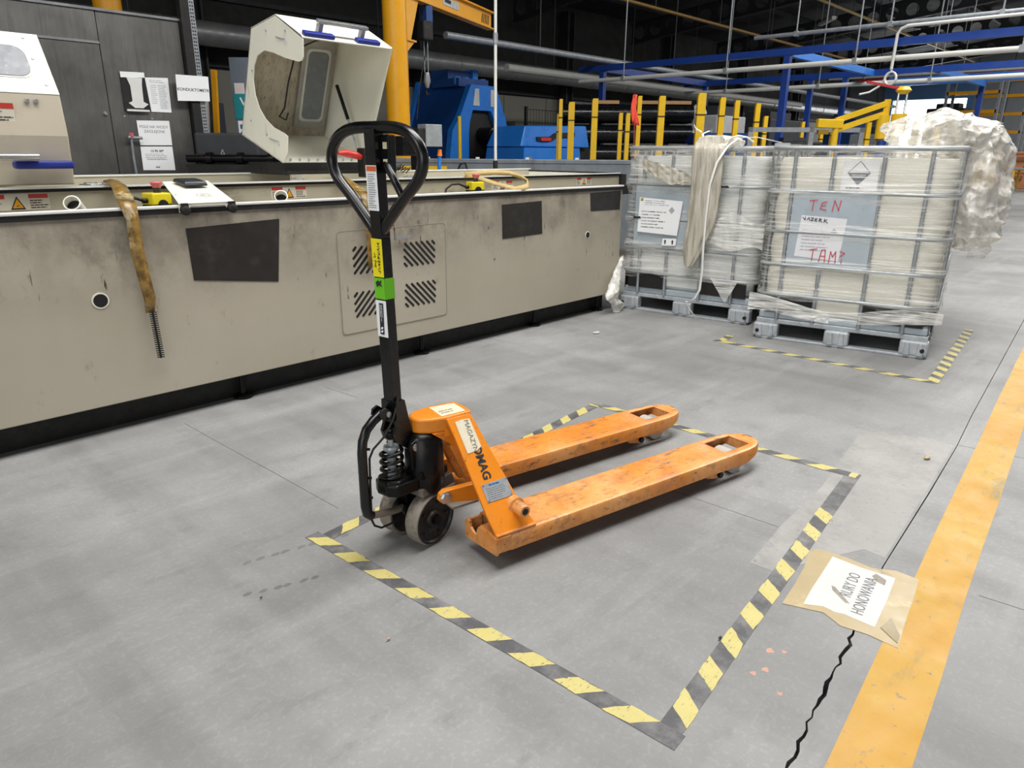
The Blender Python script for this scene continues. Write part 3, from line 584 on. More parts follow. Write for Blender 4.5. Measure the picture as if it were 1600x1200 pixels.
strokes('handwriting', [[(-.040, .010), (-.034, .006), (-.040, .003)], [(-.030, .010), (-.030, .003)], [(-.026, .010), (-.022, .003), (-.018, .010)], [(-.014, .003), (-.014, .010), (-.009, .010), (-.009, .003)], [(-.005, .004), (.001, .010), (.001, .003), (-.005, .004)], [(.006, .010), (.011, .010), (.006, .003), (.011, .003)], [(.015, .003), (.015, .010), (.020, .006), (.015, .006)], [(.024, .010), (.029, .003)], [(.033, .003), (.033, .010), (.038, .010)], [(-.012, -.010), (-.002, -.006), (-.002, -.013)], [(.008, -.012), (.008, -.004), (.018, -.009), (.022, -.004), (.022, -.012)]],
        front(.849), -ZA, SS, .0016, ink, yl_)
blob = MB().prism([(-.012, .0), (-.004, .006), (.002, .003), (.010, .008), (.006, -.004), (.012, -.010), (.0, -.007), (-.008, -.012)], front(.785, 0, .0022), SS, ZA, 0, .0006).build('ink_blot', ink, pt)
MB().prism([(-.007, -.042), (.008, -.042), (.008, .042), (-.007, .042)], front(.689, 0, .0018), SS, ZA, 0, .0006).build('black_box', ink, wl)
print_lines('print', -.038, .010, -.005, .006, 3, front(.689, 0, .0026), -ZA, SS, white, wl, .3, 4)
for k in range(2): MB().prism([(-.004, -.037 + k * .009), (.003, -.037 + k * .009), (.006, -.031 + k * .009), (-.001, -.031 + k * .009)], front(.689, 0, .0026), SS, ZA, 0, .0004).build('emblem', white, wl)
MB().prism([(-.017, .041), (.017, .041), (.017, .053), (-.017, .053)], front(1.023, 0, .0016), SS, ZA, 0, .0005).build('red_header', M('orange_red_print', '#d0622f', .5), il)
print_lines('print', -.014, .014, -.05, .036, 16, front(1.023, 0, .0016), SS, ZA, greyink, il, .3, 6)
# foot pedal bar with its bracket and the cable
pb = MB().tube([S(*q) for q in [(.075, 0, .432), (.105, 0, .418), (.130, 0, .400), (.145, 0, .372), (.150, 0, .34), (.150, 0, .28), (.150, 0, .18), (.146, 0, .156), (.130, 0, .142)]], .0135, 12).build('pedal_bar', black, pt, 50)
MB().tube([S(.132, 0, .143), S(.09, 0, .132), S(.045, 0, .122), S(.012, 0, .118)], .0105, 12).build('worn_pedal_tip', M('bare_worn_tube', '#8a7f74', .5, .3, .15, 14), pb, 50)
for s in (-1, 1):
    c = S(.005, s * .018, .115); MB().cyl(c - SS * .006, c + SS * .006, .019, n=20).build('pedal_eye', blackox, pb, 40)
    MB().prism([(.045, .43), (.075, .452), (.092, .446), (.096, .43), (.082, .414), (.045, .40)], S(0, s * .016, 0), SF, ZA, -.003, .003).build('pedal_clevis', black, pb, bevel=.001)
    c = S(.066, s * .020, .43); MB().cyl(c - SS * .003, c + SS * .003, .008, n=16).build('clevis_pin', chrome, pb, 40)
MB().cyl(S(.005, -.03, .115), S(.005, .045, .115), .008, n=12).build('pedal_axle', M('rusty_pin', '#7a5a45', .5, .4), pb, 40)
for z in (.345, .26, .20): MB().cyl(S(.135, .0, z), S(.128, .008, z), .004, n=8).build('clip', blackox, pb)
cab_ = [(.030, .024, .47), (.042, .028, .45), (.06, .03, .415), (.09, .026, .375), (.122, .014, .345), (.134, .01, .32), (.135, .008, .24), (.135, .006, .165), (.135, .004, .135), (.125, .004, .11), (.10, .004, .092), (.06, .006, .09), (.03, .006, .095)]
MB().tube([S(*q) for q in cab_], .0032, 8).build('cable', blackm, pt, 60)
# ------------------------------------------------------------------ long machine bed
mb_ = thing('machine_bed', 'long beige sheet-metal machine bed with open trough and stained front panel', 'machine', (0, 3.027, 0), 0)
Y0 = 3.027
def loc(p): return (p[0], p[1] - Y0, p[2])
XL, XR = -1.2, 4.355
MB().bx(XL, XR, 0, .02, .125, .872).build('front_panel', beige, mb_, bevel=.004)
MB().bx(XL, XR, -.006, .024, .864, .885).build('rubber_strip', blackm, mb_)
MB().bx(XL, XR, -.010, .028, .885, .8965).build('top_rail', whitep, mb_, bevel=.003)
MB().bx(XR - .02, XR, .02, .36, .125, .88).build('end_panel', beige, mb_)
MB().bx(XL, XR, .02, .36, .70, .72).build('trough_floor', beige2, mb_)
MB().bx(XL, 4.83, .373, .385, .68, .935).build('inner_panel', beige2, mb_)
MB().bx(XL, 4.83, .366, .392, .945, .962).build('rubber_strip', blackm, mb_)
MB().bx(XL, 4.83, .360, .372, .958, .966).build('edge_trim', whitep, mb_)
MB().bx(XL, 4.83, .373, .385, .935, .946).build('inner_lip', beige2, mb_)
MB().bx(XL, 4.83, 1.32, 1.34, .6, .972).build('rear_wall', beige2, mb_)
MB().bx(XL, 4.83, 1.315, 1.345, .972, .98).build('rear_rail', whitep, mb_)
MB().bx(4.81, 4.83, .385, 1.32, .125, .958).build('tub_end', cream, mb_); MB().bx(4.808, 4.834, .385, 1.33, .956, .966).build('rubber_strip', blackm, mb_)
MB().bx(XL, 4.81, .385, 1.32, .80, .815).build('tub_floor', cream, mb_)
MB().bx(XL, XR - .05, .10, .13, 0.0, .13).build('skirt', blackm, mb_)
MB().bx(XL, 4.8, .36, 1.3, .125, .14).build('underside', blackm, mb_)
MB().bx(4.84, 4.90, .35, .45, .80, .955).bx(4.84, 4.98, .34, .46, .80, .87).build('end_bracket', blackm, mb_, bevel=.004)
for X in (-.4, 1.43, 2.52, 3.5, 4.2):
    MB().loft([((X, .07, 0), .045), ((X, .07, .012), .045), ((X, .07, .022), .014), ((X, .07, .13), .011)], 18).build('levelling_foot', blackox, mb_, 40)
def on_front(name, poly, mat, d=.0015, par=mb_): # x,z polygon proud of the front panel by d
    return MB().prism(poly, (0, 0, 0), XA, ZA, 0, d).build(name, mat, par)
for q in ([(1.242, .586), (1.627, .534), (1.66, .817), (1.236, .802)], [(3.118, .612), (3.483, .618), (3.471, .822), (3.112, .814)], [(3.987, .732), (4.327, .728), (4.33, .857), (3.972, .852)]):
    on_front('rubber_patch', q, M('black_rubber_sheet', '#211d1a', .55, var=.25, vs=7, grime=[('#3d3835', 5, .55, .75)]), .002)
for cx, cz, r in ((.873, .551, .026), (3.962, .574, .02)):
    on_front('cable_port', circ(r * 1.22, 20, cx, cz), cream, .002); on_front('port_opening', circ(r, 20, cx, cz), blackm, .0028)
dr = on_front('access_door', rrect(.70, .515, .02, 3, 2.306, .478), beige, .002)
MB().framep(rrect(.706, .521, .02, 3, 2.306, .478), rrect(.698, .513, .02, 3, 2.306, .478), (0, 0, 0), XA, ZA, 0, .0026).build('door_gap', M('door_gap_shadow', '#8b8475', .8), dr)
MB().bx(2.300, 2.392, -.028, -.016, .676, .690).bx(2.306, 2.316, -.018, 0, .678, .688).bx(2.378, 2.388, -.018, 0, .678, .688).build('door_handle', chrome, dr, bevel=.002)
def vent(x0, x1, z0, z1, sgn):
    # slanted slots clipped to a rectangle
    n = 9; st = (x1 - x0 + (z1 - z0)) / n; wd = .0125; k = 0
    c = x0 - (z1 - z0) + st * .6 if sgn > 0 else x0 + st * .4
    W_, H_ = x1 - x0, z1 - z0
    for k in range(n + 3):
        # line x = c0 + sgn*(z - z0)
        c0 = (x0 - H_ + st * (k + .5)) if sgn > 0 else (x0 + st * (k + .5))
        za, zb = 0, H_
        xa, xb = c0, c0 + sgn * H_
        lo, hi = x0, x1
        pts = []
        for t in [i / 40 for i in range(41)]:
            xx = c0 + sgn * H_ * t
            if lo <= xx <= hi: pts.append((xx, z0 + H_ * t))
        if len(pts) < 4: continue
        a, b = Vector(pts[0]), Vector(pts[-1]); d = (b - a).normalized(); q = Vector((-d.y, d.x)) * wd / 2
        on_front('vent_slot', [tuple(a - q), tuple(b - q), tuple(b + d * .004), tuple(b + q), tuple(a + q), tuple(a - d * .004)], blackm, .0034, dr)
vent(2.362, 2.578, .525, .648, -1); vent(2.360, 2.576, .305, .428, -1)
vent(2.042, 2.252, .520, .655, 1); vent(2.036, 2.25, .300, .425, 1)
for X, Z in ((2.42, .715), (3.0, .69), (3.05, .5)): on_front('screw', circ(.006, 8, X, Z), greyink, .003)
# rows of warning labels on the inner panel
def warn(x0, x1, z0, z1, seed, flip=False):
    w_ = (x1 - x0) / 3
    def part(name, poly, mat, d0, d1, par): return MB().prism(poly, (0, .373, 0), XA, ZA, d0, d1).build(name, mat, par)
    base = part('warning_label', [(x0, z0), (x1, z0), (x1, z1), (x0, z1)], M('label_backing', '#c9c3b2', .5), 0, .0006, mb_)
    for k in (0, 2):
        part('red_header', [(x0 + w_ * k + .003, z1 - (z1 - z0) * .28), (x0 + w_ * (k + 1) - .003, z1 - (z1 - z0) * .28), (x0 + w_ * (k + 1) - .003, z1 - .001), (x0 + w_ * k + .003, z1 - .001)], M('label_red', '#b3362c', .5), .0006, .0010, base)
        print_lines('print', x0 + w_ * k + .006, x0 + w_ * (k + 1) - .004, z0 + .004, z1 - (z1 - z0) * .34, 4, (0, .3726, 0), XA, ZA, ink, base, .45, seed + k)
    c, h = x0 + w_ * 1.5, (z1 - z0); part('warning_triangle', [(c - h * .42, z0 + .003), (c + h * .42, z0 + .003), (c, z1 - h * .12)], ink, .0006, .0010, base)
    part('triangle_face', [(c - h * .30, z0 + .009), (c + h * .30, z0 + .009), (c, z1 - h * .28)], M('label_amber', '#d89a1e', .5), .0010, .0013, base)
    part('triangle_mark', [(c - h * .12, z0 + .014), (c + h * .13, z0 + .018), (c + h * .05, z0 + h * .32), (c - h * .08, z0 + h * .28)], ink, .0013, .0016, base)
warn(.635, .859, .878, .940, 1); warn(1.835, 2.034, .878, .937, 11); warn(3.40, 3.60, .876, .932, 21); warn(4.29, 4.47, .884, .935, 31)
# loose things on the bed
def tube_end(x, y, z, lab, ln=.3):
    t = thing('pipe_offcut', lab, 'pipe', (x, y, z)); d = Vector((-.45, -.75, .5)).normalized()
    MB().loft([(-d * ln, .030), ((0, 0, 0), .030), (d * .001, .026), (-d * .04, .026)], 24).build('pipe', cream, t, 40); MB().cyl(-d * .05, -d * .035, .026, n=20).build('bore', blackm, t)
    return t
tube_end(.855, 3.10, .918, 'cream pipe end poking out of the trough left of the gold strap', .22)
tube_end(1.715, 3.09, .912, 'slanting cream pipe end poking out of the trough between the labels', .22)
def estop(x, y, z, rz, lab, cable):
    t = thing('emergency_stop_box', lab, 'switch box', (x, y, z), rz, 'emergency stop boxes on the machine bed'); 
    MB().bx(-.042, .042, -.045, .045, -.04, -.018).build('base', blackm, t, bevel=.004)
    MB().hexa([(-.042, -.045, -.018), (.042, -.045, -.018), (.042, .045, -.018), (-.042, .045, -.018)], [(-.040, -.043, .030), (.040, -.043, .030), (.040, .043, .030), (-.040, .043, .030)]).build('cover', yellow, t, bevel=.005)
    MB().loft([((.006, 0, .028), .014), ((.006, 0, .052), .014)], 18).build('button_collar', ink, t, 40)
    MB().loft([((.006, 0, .050), .016), ((.006, 0, .062), .022), ((.006, 0, .070), .023), ((.006, 0, .074), .019)], 20).build('mushroom_button', pink, t, 40)
    MB().prism(circ(.022, 18, .0, -.018)[:10] , (0, -.0445, 0), XA, ZA, 0, .002).build('front_recess', blackm, t)
    MB().tube([Vector(q) for q in cable], .006, 8).build('cable', blackm, t, 60)
    MB().cyl((-.042, .0, -.0), (-.062, .0, -.0), .010, n=12).build('cable_gland', blackm, t, 40)
    return t
estop(1.185, 3.15, .912, R(8), 'yellow emergency stop box with red mushroom button beside the gold strap', [(-.055, 0, 0), (-.09, .0, .012), (-.12, -.01, .006), (-.14, -.02, -.03), (-.15, -.03, -.08)])
estop(3.01, 3.15, .915, R(-18), 'yellow emergency stop box with red button on the trough beyond the steering handle', [(-.055, 0, 0), (-.10, .01, .018), (-.15, .0, .016), (-.19, -.01, -.008), (-.21, -.02, -.06)])
br = thing('sensor_bracket', 'white folded sheet-metal bracket with black handle bridging the machine trough', 'bracket', (1.36, 3.2, .94))
B = Vector((1.36, 3.2, .94))
def bl(x, y, z): return Vector((x, y, z)) - B
MB().hexa([bl(1.213, 3.005, .900), bl(1.447, 3.005, .900), bl(1.520, 3.40, .970), bl(1.313, 3.40, .970)], [bl(1.213, 3.005, .906), bl(1.447, 3.005, .906), bl(1.520, 3.40, .976), bl(1.313, 3.40, .976)]).build('top_plate', cream, br, bevel=.002)
MB().prism([(1.213, .906), (1.447, .906), (1.447, .872), (1.418, .872), (1.405, .892), (1.26, .892), (1.248, .868), (1.213, .868)], bl(0, 3.011, 0), XA, ZA, 0, .004).build('front_flange', cream, br)
for X in (1.232, 1.431): MB().loft([(bl(X, 3.008, .878), .019), (bl(X, 2.985, .876), .019), (bl(X, 2.980, .875), .013)], 16).bx(X - .012 - B.x, X + .012 - B.x, 2.986 - B.y, 3.006 - B.y, .88 - B.z, .905 - B.z).build('bumper', blackm, br, 40)
MB().hexa([bl(1.345, 3.24, .958), bl(1.452, 3.24, .958), bl(1.452, 3.36, .974), bl(1.337, 3.36, .974)], [bl(1.350, 3.25, .980), bl(1.447, 3.25, .980), bl(1.445, 3.35, .992), bl(1.342, 3.35, .992)]).build('handle', M('charcoal_plastic', '#26282c', .35, var=.1), br, bevel=.008)
bu, bv_ = Vector((1, 0, 0)), Vector((.16, .395, .07)).normalized(); bv_ = (bv_ - bu * bv_.dot(bu)).normalized()
strokes('engraved_logo', [[(.035 * math.cos(a) , .03 * math.sin(a)) for a in [.3 + i * .35 for i in range(16)]], [(-.018, .004), (-.008, .01), (-.004, -.002), (-.014, -.008), (-.02, .0)], [(.0, .012), (.0, -.008)], [(.006, .004), (.014, .006), (.016, -.012), (.006, -.014)]], bl(1.375, 3.12, .9268), bu, bv_, .0016, greyink, br)
for X, Y in ((1.26, 3.14), (1.452, 3.16)): MB().cyl(bl(X, Y, .926), bl(X, Y, .932), .004, n=8).build('screw', zinc, br)
# gold taped strap with a chain brush end
st = thing('taped_brush_strap', 'strip wrapped in gold tape hanging over the trough edge with black bristly end', 'strap', (1.03, 3.0, .9))
Bs = Vector((1.03, 3.0, .9))
path = [(1.07, 1.13, 3.40, .985), (1.045, 1.105, 3.25, .968), (1.015, 1.08, 3.10, .935), (.990, 1.052, 3.005, .905), (.998, 1.046, 2.998, .85), (1.005, 1.055, 2.996, .74), (1.012, 1.060, 2.998, .62), (1.018, 1.064, 3.0, .54), (1.026, 1.062, 3.0, .483)]
mb = MB()
for sgn in (0, 1): pass
vs = []; fs = []
for i, (a, b, y, z) in enumerate(path):
    j = .006 * math.sin(i * 2.1)
    for (x, dy) in ((a + j, 0), ((a + b) / 2, -.008), (b + j, 0)): vs.append(Vector((x, y + dy * (1 if i > 3 else .3), z + (.007 if i <= 3 and dy else 0))) - Bs)
for i in range(len(path) - 1):
    for k in range(2): fs.append((i * 3 + k, i * 3 + k + 1, i * 3 + k + 4, i * 3 + k + 3))
mb.add(vs, fs).build('tape', tapegold, st, 60, solid=.006)
mb = MB().cyl(Vector((1.046, 2.994, .49)) - Bs, Vector((1.052, 2.994, .29)) - Bs, .0045, n=8)
for k in range(22):
    z = .485 - k * .009; xx = 1.046 + .006 * k / 22
    mb.bar(Vector((xx - .014, 2.992, z)) - Bs, Vector((xx + .014, 2.992, z - .003)) - Bs, .005, .004)
mb.build('bristles', blackm, st)
def strap(name, lab, pts, wd, wdir, mat, base, th=.003):
    t = thing(name, lab, 'strap', base); B = Vector(base); vs = []; fs = []
    for i, p in enumerate(pts):
        w_ = Vector(wdir[i] if isinstance(wdir, list) else wdir).normalized() * wd / 2; vs += [Vector(p) - w_ - B, Vector(p) + w_ - B]
    for i in range(len(pts) - 1): fs.append((2 * i, 2 * i + 1, 2 * i + 3, 2 * i + 2))
    MB().add(vs, fs).build('webbing', mat, t, 60, solid=th); return t
strap('lifting_strap', 'cream webbing strap hanging over the trough behind the steering handle', [(2.24, 3.42, .985), (2.20, 3.28, .965), (2.16, 3.12, .935), (2.125, 3.01, .905), (2.13, 2.995, .86), (2.135, 2.995, .76), (2.137, 2.995, .62), (2.135, 2.996, .55)], .055, (1, .1, .15), tapegold, (2.15, 3.0, .9))
lp = [(3.12 + .02, 3.38, .968), (3.14, 3.3, .972), (3.19, 3.15, .93), (3.24, 3.04, .905), (3.29, 3.02, .908), (3.36, 3.04, .915), (3.415, 3.09, .94), (3.425, 3.16, .965), (3.40, 3.24, .985), (3.33, 3.31, .99), (3.25, 3.36, .985), (3.16, 3.395, .975)]
strap('lifting_strap', 'looped cream webbing sling lying on the trough edge beside the far emergency stop', lp, .035, [(.7, .4, .5)] * 4 + [(0, .5, .8)] * 8, webbing, (3.28, 3.2, .95), .004)
for i, (x, y, z) in enumerate(((1.03, 3.43, .966), (1.10, 3.44, .966), (2.05, 3.5, .966), (2.75, 3.44, .966), (2.84, 3.45, .966))):
    t = thing('clamp_plate', ['small bright steel clip on the inner rail next to the closed hood', 'small bright steel clip on the inner rail at the top of the gold strap', 'flat steel clip on the inner rail below the open hood', 'pair of ribbed steel strips on the rail beyond the handle, left one', 'pair of ribbed steel strips on the rail beyond the handle, right one'][i], 'clip', (x, y, z))
    MB().bx(-.03, .03, -.03, .03, 0, .006, Matrix.Rotation(.5, 4, 'Z')).build('plate', chrome, t, bevel=.001); MB().bx(-.028, .028, -.008, .008, .006, .012, Matrix.Rotation(.5, 4, 'Z')).build('ridge', chrome, t)
# closed hood at the left
ch = thing('closed_hood', 'closed cream machine hood with frosted window and blue padded handle', 'machine hood', (.965, 3.4, .97))
Bh = Vector((.965, 3.4, .97)); X0 = -.65
prof = [(3.405, .972), (3.380, 1.16), (3.398, 1.312), (3.558, 1.545), (3.66, 1.553), (4.20, 1.553), (4.30, 1.45), (4.30, .98)]
def hx(y, z): return (y - Bh.y, z - Bh.z)
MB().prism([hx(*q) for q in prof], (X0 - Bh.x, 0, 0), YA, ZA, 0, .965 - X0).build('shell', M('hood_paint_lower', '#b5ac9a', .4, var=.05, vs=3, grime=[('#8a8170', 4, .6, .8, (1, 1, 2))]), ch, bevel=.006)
sd = Vector((0, 3.558 - 3.398, 1.545 - 1.312)).normalized(); so = Vector((.0, 3.398 - Bh.y, 1.312 - Bh.z))
MB().prism([(X0 - Bh.x, .002), (-.001, .002), (-.001, .284), (X0 - Bh.x, .284)], so, XA, sd, .0, .004).build('upper_panel', cream, ch, bevel=.002)
MB().prism(rrect(.42, .155, .05, 6, -.27, .148), so, XA, sd, .004, .006).build('window_gasket', M('pale_gasket', '#c9c9c2', .5), ch)
MB().prism(rrect(.40, .14, .045, 6, -.27, .148), so, XA, sd, .006, .008).build('window_pane', glassm, ch)
for u_, v_ in ((-.055, .262), (-.048, .165), (-.035, .045)): c = so + XA * u_ + sd * v_; n_ = XA.cross(sd); MB().loft([(c + n_ * .003, .007), (c + n_ * .008, .005)], 12).build('rivet', zinc, ch, 40)
for X in (.845, .875): MB().loft([((X - Bh.x, -.008, 1.289 - Bh.z), .010), ((X - Bh.x, -.018, 1.289 - Bh.z), .006)], 14).build('dome_screw', chrome, ch, 40)
hl = MB().prism([(-.30, .236), (-.172, .236), (-.170, .306), (-.30, .306)], (0, -.012, 0), XA, ZA, 0, .002).build('warning_label', M('label_backing', '#c9c3b2', .5), ch)
MB().prism([(-.30, .286), (-.171, .286), (-.171, .306), (-.30, .306)], (0, -.014, 0), XA, ZA, 0, .001).build('red_header', MATS['label_red'], hl); print_lines('print', -.29, -.178, .24, .28, 4, (0, -.0145, 0), XA, ZA, ink, hl, .4, 3)
MB().cyl((-.8, -.085, .111), (-.135, -.085, .111), .0125, n=18).build('grab_rail', chrome, ch, 40)
for X in (-.6, -.155): MB().cyl((X, -.085, .111), (X, -.015, .111), .009, n=12).build('rail_post', chrome, ch, 40)
MB().bx(-.215, -.012, -.080, -.018, .066, .096).build('blue_pad', navy, ch, bevel=.01, seg=3)
# open hood
oh = thing('open_hood', 'tilted-open cream machine hood with C-shaped cut-out and stained inside', 'machine hood', (2.2, 3.9, .98))
Bo = Vector((2.2, 3.9, .98)); X1, X2 = 2.196, 2.775
def oy(y, z): return (y - Bo.y, z - Bo.z)
cw = [(3.90, 1.046), (3.845, 1.10), (3.825, 1.188), (3.86, 1.205), (3.972, 1.238)]
arc = [(4.055, 1.285), (4.115, 1.345), (4.150, 1.42), (4.155, 1.50), (4.13, 1.575), (4.08, 1.625), (4.0, 1.645), (3.90, 1.625), (3.78, 1.590), (3.65, 1.562), (3.615, 1.565)]
outer = [(3.600, 1.58), (3.588, 1.66), (3.60, 1.69), (3.842, 1.807), (4.12, 1.769), (4.359, 1.204)]
MB().prism([oy(*q) for q in cw + arc + outer], (X1 - Bo.x, 0, 0), YA, ZA, 0, .006).build('end_plate', cream, oh)
MB().prism([oy(*q) for q in [(3.90, 1.046), (3.588, 1.68), (3.842, 1.807), (4.12, 1.769), (4.359, 1.204)]], (X2 - Bo.x, 0, 0), YA, ZA, 0, .006).build('end_plate', cream, oh)
def panel(name, a, b, mat, x0=X1, x1=X2, th=.006, par=oh):
    A, B_ = Vector((0, a[0] - Bo.y, a[1] - Bo.z)), Vector((0, b[0] - Bo.y, b[1] - Bo.z)); d = (B_ - A).normalized(); n_ = XA.cross(d)
    return MB().prism([(x0 - Bo.x, 0), (x1 - Bo.x, 0), (x1 - Bo.x, (B_ - A).length), (x0 - Bo.x, (B_ - A).length)], A, XA, d, -th / 2, th / 2).build(name, mat, par)
panel('front_lip', (3.588, 1.672), (3.842, 1.807), cream); panel('roof_panel', (3.842, 1.807), (4.12, 1.769), cream); panel('back_panel', (4.12, 1.769), (4.359, 1.204), creamin); panel('floor_panel', (4.359, 1.204), (3.90, 1.046), cream)
wp = panel('window_plate', (4.105, 1.755), (4.315, 1.255), M('aluminium_frame', '#9d9a92', .4, .3, .15, 9), 2.525, 2.745, .012)
def wpane(name, x0, x1, t0, t1, mat, h):
    A, B_ = Vector((0, 4.105 - Bo.y, 1.755 - Bo.z)), Vector((0, 4.315 - Bo.y, 1.255 - Bo.z)); d = (B_ - A).normalized(); L_ = (B_ - A).length
    return MB().prism(rrect(x1 - x0, (t1 - t0) * L_, .03, 4, (x0 + x1) / 2 - Bo.x, (t0 + t1) / 2 * L_), A, XA, d, h, h + .004).build(name, mat, wp)
nn = XA.cross(Vector((0, .21, -.5)).normalized()); sgn_ = 1 if nn.y < 0 else -1
wpane('window_rim', 2.55, 2.72, .10, .92, M('pale_gasket', '#c9c9c2', .5), .006 if sgn_ > 0 else -.010); wpane('window_pane', 2.565, 2.705, .13, .89, glassin, .009 if sgn_ > 0 else -.013)
MB().cyl(Vector((2.70, 4.06, 1.50)) - Bo, Vector((2.72, 3.99, 1.30)) - Bo, .011, n=12).build('gas_spring', blackox, oh, 40); MB().cyl(Vector((2.72, 3.99, 1.30)) - Bo, Vector((2.74, 3.93, 1.10)) - Bo, .006, n=10).build('spring_rod', chrome, oh, 40)
MB().tube([Vector(q) - Bo for q in [(2.55, 3.72, 1.735), (2.50, 3.95, 1.72), (2.45, 4.08, 1.68), (2.43, 4.17, 1.5), (2.42, 4.22, 1.36), (2.38, 4.22, 1.31), (2.40, 4.18, 1.29), (2.43, 4.2, 1.33)]], .005, 8).build('cable', blackm, oh, 60)
for k in range(8): c = Vector((2.25 + .06 * k, 3.912, 1.0555)) - Bo; MB().cyl(c, c + Vector((0, -.01, .012)), .0065, n=8).build('screw', zinc, oh)
for q in ((3.75, 1.72), (3.95, 1.74), (4.15, 1.55), (4.22, 1.28), (4.05, 1.20)): c = Vector((X1 - Bo.x, q[0] - Bo.y, q[1] - Bo.z)); MB().cyl(c, c - XA * .006, .006, n=10).build('screw', zinc, oh)
for q in ((3.80, 1.69), (3.97, 1.17)): c = Vector((X1 - .004 - Bo.x, q[0] - Bo.y, q[1] - Bo.z)); MB().tube([c + YA * .05 + ZA * .01, c + YA * .01, c - YA * .05 - ZA * .012, c - YA * .052 - ZA * .035], .004, 6).build('wire_clip', zinc, oh)
ld = Vector((0, 3.842 - 3.588, 1.807 - 1.672)).normalized(); ln_ = XA.cross(ld); ln_ = ln_ if ln_.z > 0 else -ln_
lo_ = Vector((0, 3.588 - Bo.y, 1.672 - Bo.z))
def lipbox(x0, x1, t0, t1, h0, h1):
    return MB().hexa([lo_ + XA * (a - Bo.x) + ld * b + ln_ * h0 for a, b in ((x0, t0), (x1, t0), (x1, t1), (x0, t1))], [lo_ + XA * (a - Bo.x) + ld * b + ln_ * h1 for a, b in ((x0, t0), (x1, t0), (x1, t1), (x0, t1))])
lipbox(2.215, 2.40, .012, .05, .003, .025).build('blue_pad', navy, oh, bevel=.006); lipbox(2.545, 2.70, .012, .05, .003, .025).build('blue_pad', navy, oh, bevel=.006)
gh = lipbox(2.31, 2.63, .055, .085, .06, .08).build('grab_rail', chrome, oh, bevel=.004)
for X in (2.33, 2.60): lipbox(X - .012, X + .012, .055, .085, .003, .062).build('rail_post', zincd, oh)
MB().bx(2.20 - Bo.x, 2.76 - Bo.x, 3.86 - Bo.y, 4.30 - Bo.y, -.004, .018).build('hinge_base', blackm, oh); MB().bx(2.21 - Bo.x, 2.76 - Bo.x, 3.84 - Bo.y, 3.86 - Bo.y, -.12, .0).build('skirt_plate', beige2, oh)
MB().bx(2.20 - Bo.x, 2.76 - Bo.x, 3.90 - Bo.y, 4.32 - Bo.y, .018, .065).build('hinge_block', blackm, oh)
# slender white pole rising from the back of the bed
wpole = thing('white_pole', 'slender white pole rising from the back edge of the machine bed', 'pole', (4.445, 4.40, .98))
MB().cyl((0, 0, .06), (0, 0, 2.4), .0125, n=14).build('shaft', whitepipe, wpole, 40); MB().cyl((0, 0, -.02), (0, 0, .065), .02, n=14).build('socket', blackm, wpole, 40); MB().cyl((0, 0, .96), (0, 0, 1.04), .019, n=14).build('collar', zincd, wpole, 40)
# valve block, red lever and blue hose on the back edge
vb = thing('valve_block', 'grey valve box with orange-tipped blue hose on the bed edge', 'valve', (3.63, 4.42, .98))
MB().bx(.04, .20, -.05, .05, .17, .33).build('grey_box', zincd, vb, bevel=.003); MB().bx(-.03, .06, -.04, .06, -.02, .30).build('black_body', blackm, vb, bevel=.006); MB().bx(-.20, -.02, -.06, .04, .10, .24).build('black_actuator', blackox, vb, bevel=.01)
rl = thing('red_handled_valve', 'red lever handle on a black valve behind the steering handle', 'valve', (2.66, 3.75, .97)); MB().tube([(-.02, 0, .105), (-.08, -.01, .12), (-.15, -.02, .13), (-.20, -.02, .13)], [.016, .022, .020, .010], 10).build('red_lever', red, rl, 60); MB().bx(-.03, .05, -.04, .04, -.01, .16).build('valve_body', blackm, rl, bevel=.008)
MB().cyl((.185, -.02, -.02), (.195, -.02, .105), .014, n=10).build('blue_hose', bluepaint, vb, 40); MB().loft([((.195, -.02, .10), .02), ((.197, -.02, .15), .015)], 12).build('orange_tip', M('orange_cap', '#e47a24', .4), vb, 40)
for k in range(14):
    a = k * .7; MB().tube([(-.46 + .02 * k, -.1 + .03 * math.sin(a), -.01 + .012 * math.cos(a)), (-.44 + .02 * k, -.12, .03 + .014 * math.sin(a * 1.3)), (-.42 + .02 * k, -.09 + .03 * math.cos(a), .0)], .004, 5).build('drag_chain_link', blackm, vb)
# ------------------------------------------------------------------ caged tanks
RAILS = (.285, .47, .67, .905)
def rbox_pt(t, w_, d, r, inset=0.0):
    """point on a rounded rectangle, t in 0..1, centred on w/2, d/2"""
    pts = rbox_pt.cache.get((w_, d, r))
    if pts is None:
        lp = rrect(w_, d, r, 6, w_ / 2, d / 2); acc = [0]
        for a, b in zip(lp, lp[1:] + lp[:1]): acc.append(acc[-1] + math.dist(a, b))
        pts = (lp, acc); rbox_pt.cache[(w_, d, r)] = pts
    lp, acc = pts; s = (t % 1) * acc[-1]; i = 0
    while acc[i + 1] < s: i += 1
    a, b = lp[i], lp[(i + 1) % len(lp)]; f = (s - acc[i]) / max(1e-9, acc[i + 1] - acc[i]); p = Vector((a[0] + (b[0] - a[0]) * f, a[1] + (b[1] - a[1]) * f)); d_ = Vector((b[0] - a[0], b[1] - a[1])).normalized(); n_ = Vector((-d_.y, d_.x))
    return p + n_ * inset
rbox_pt.cache = {}
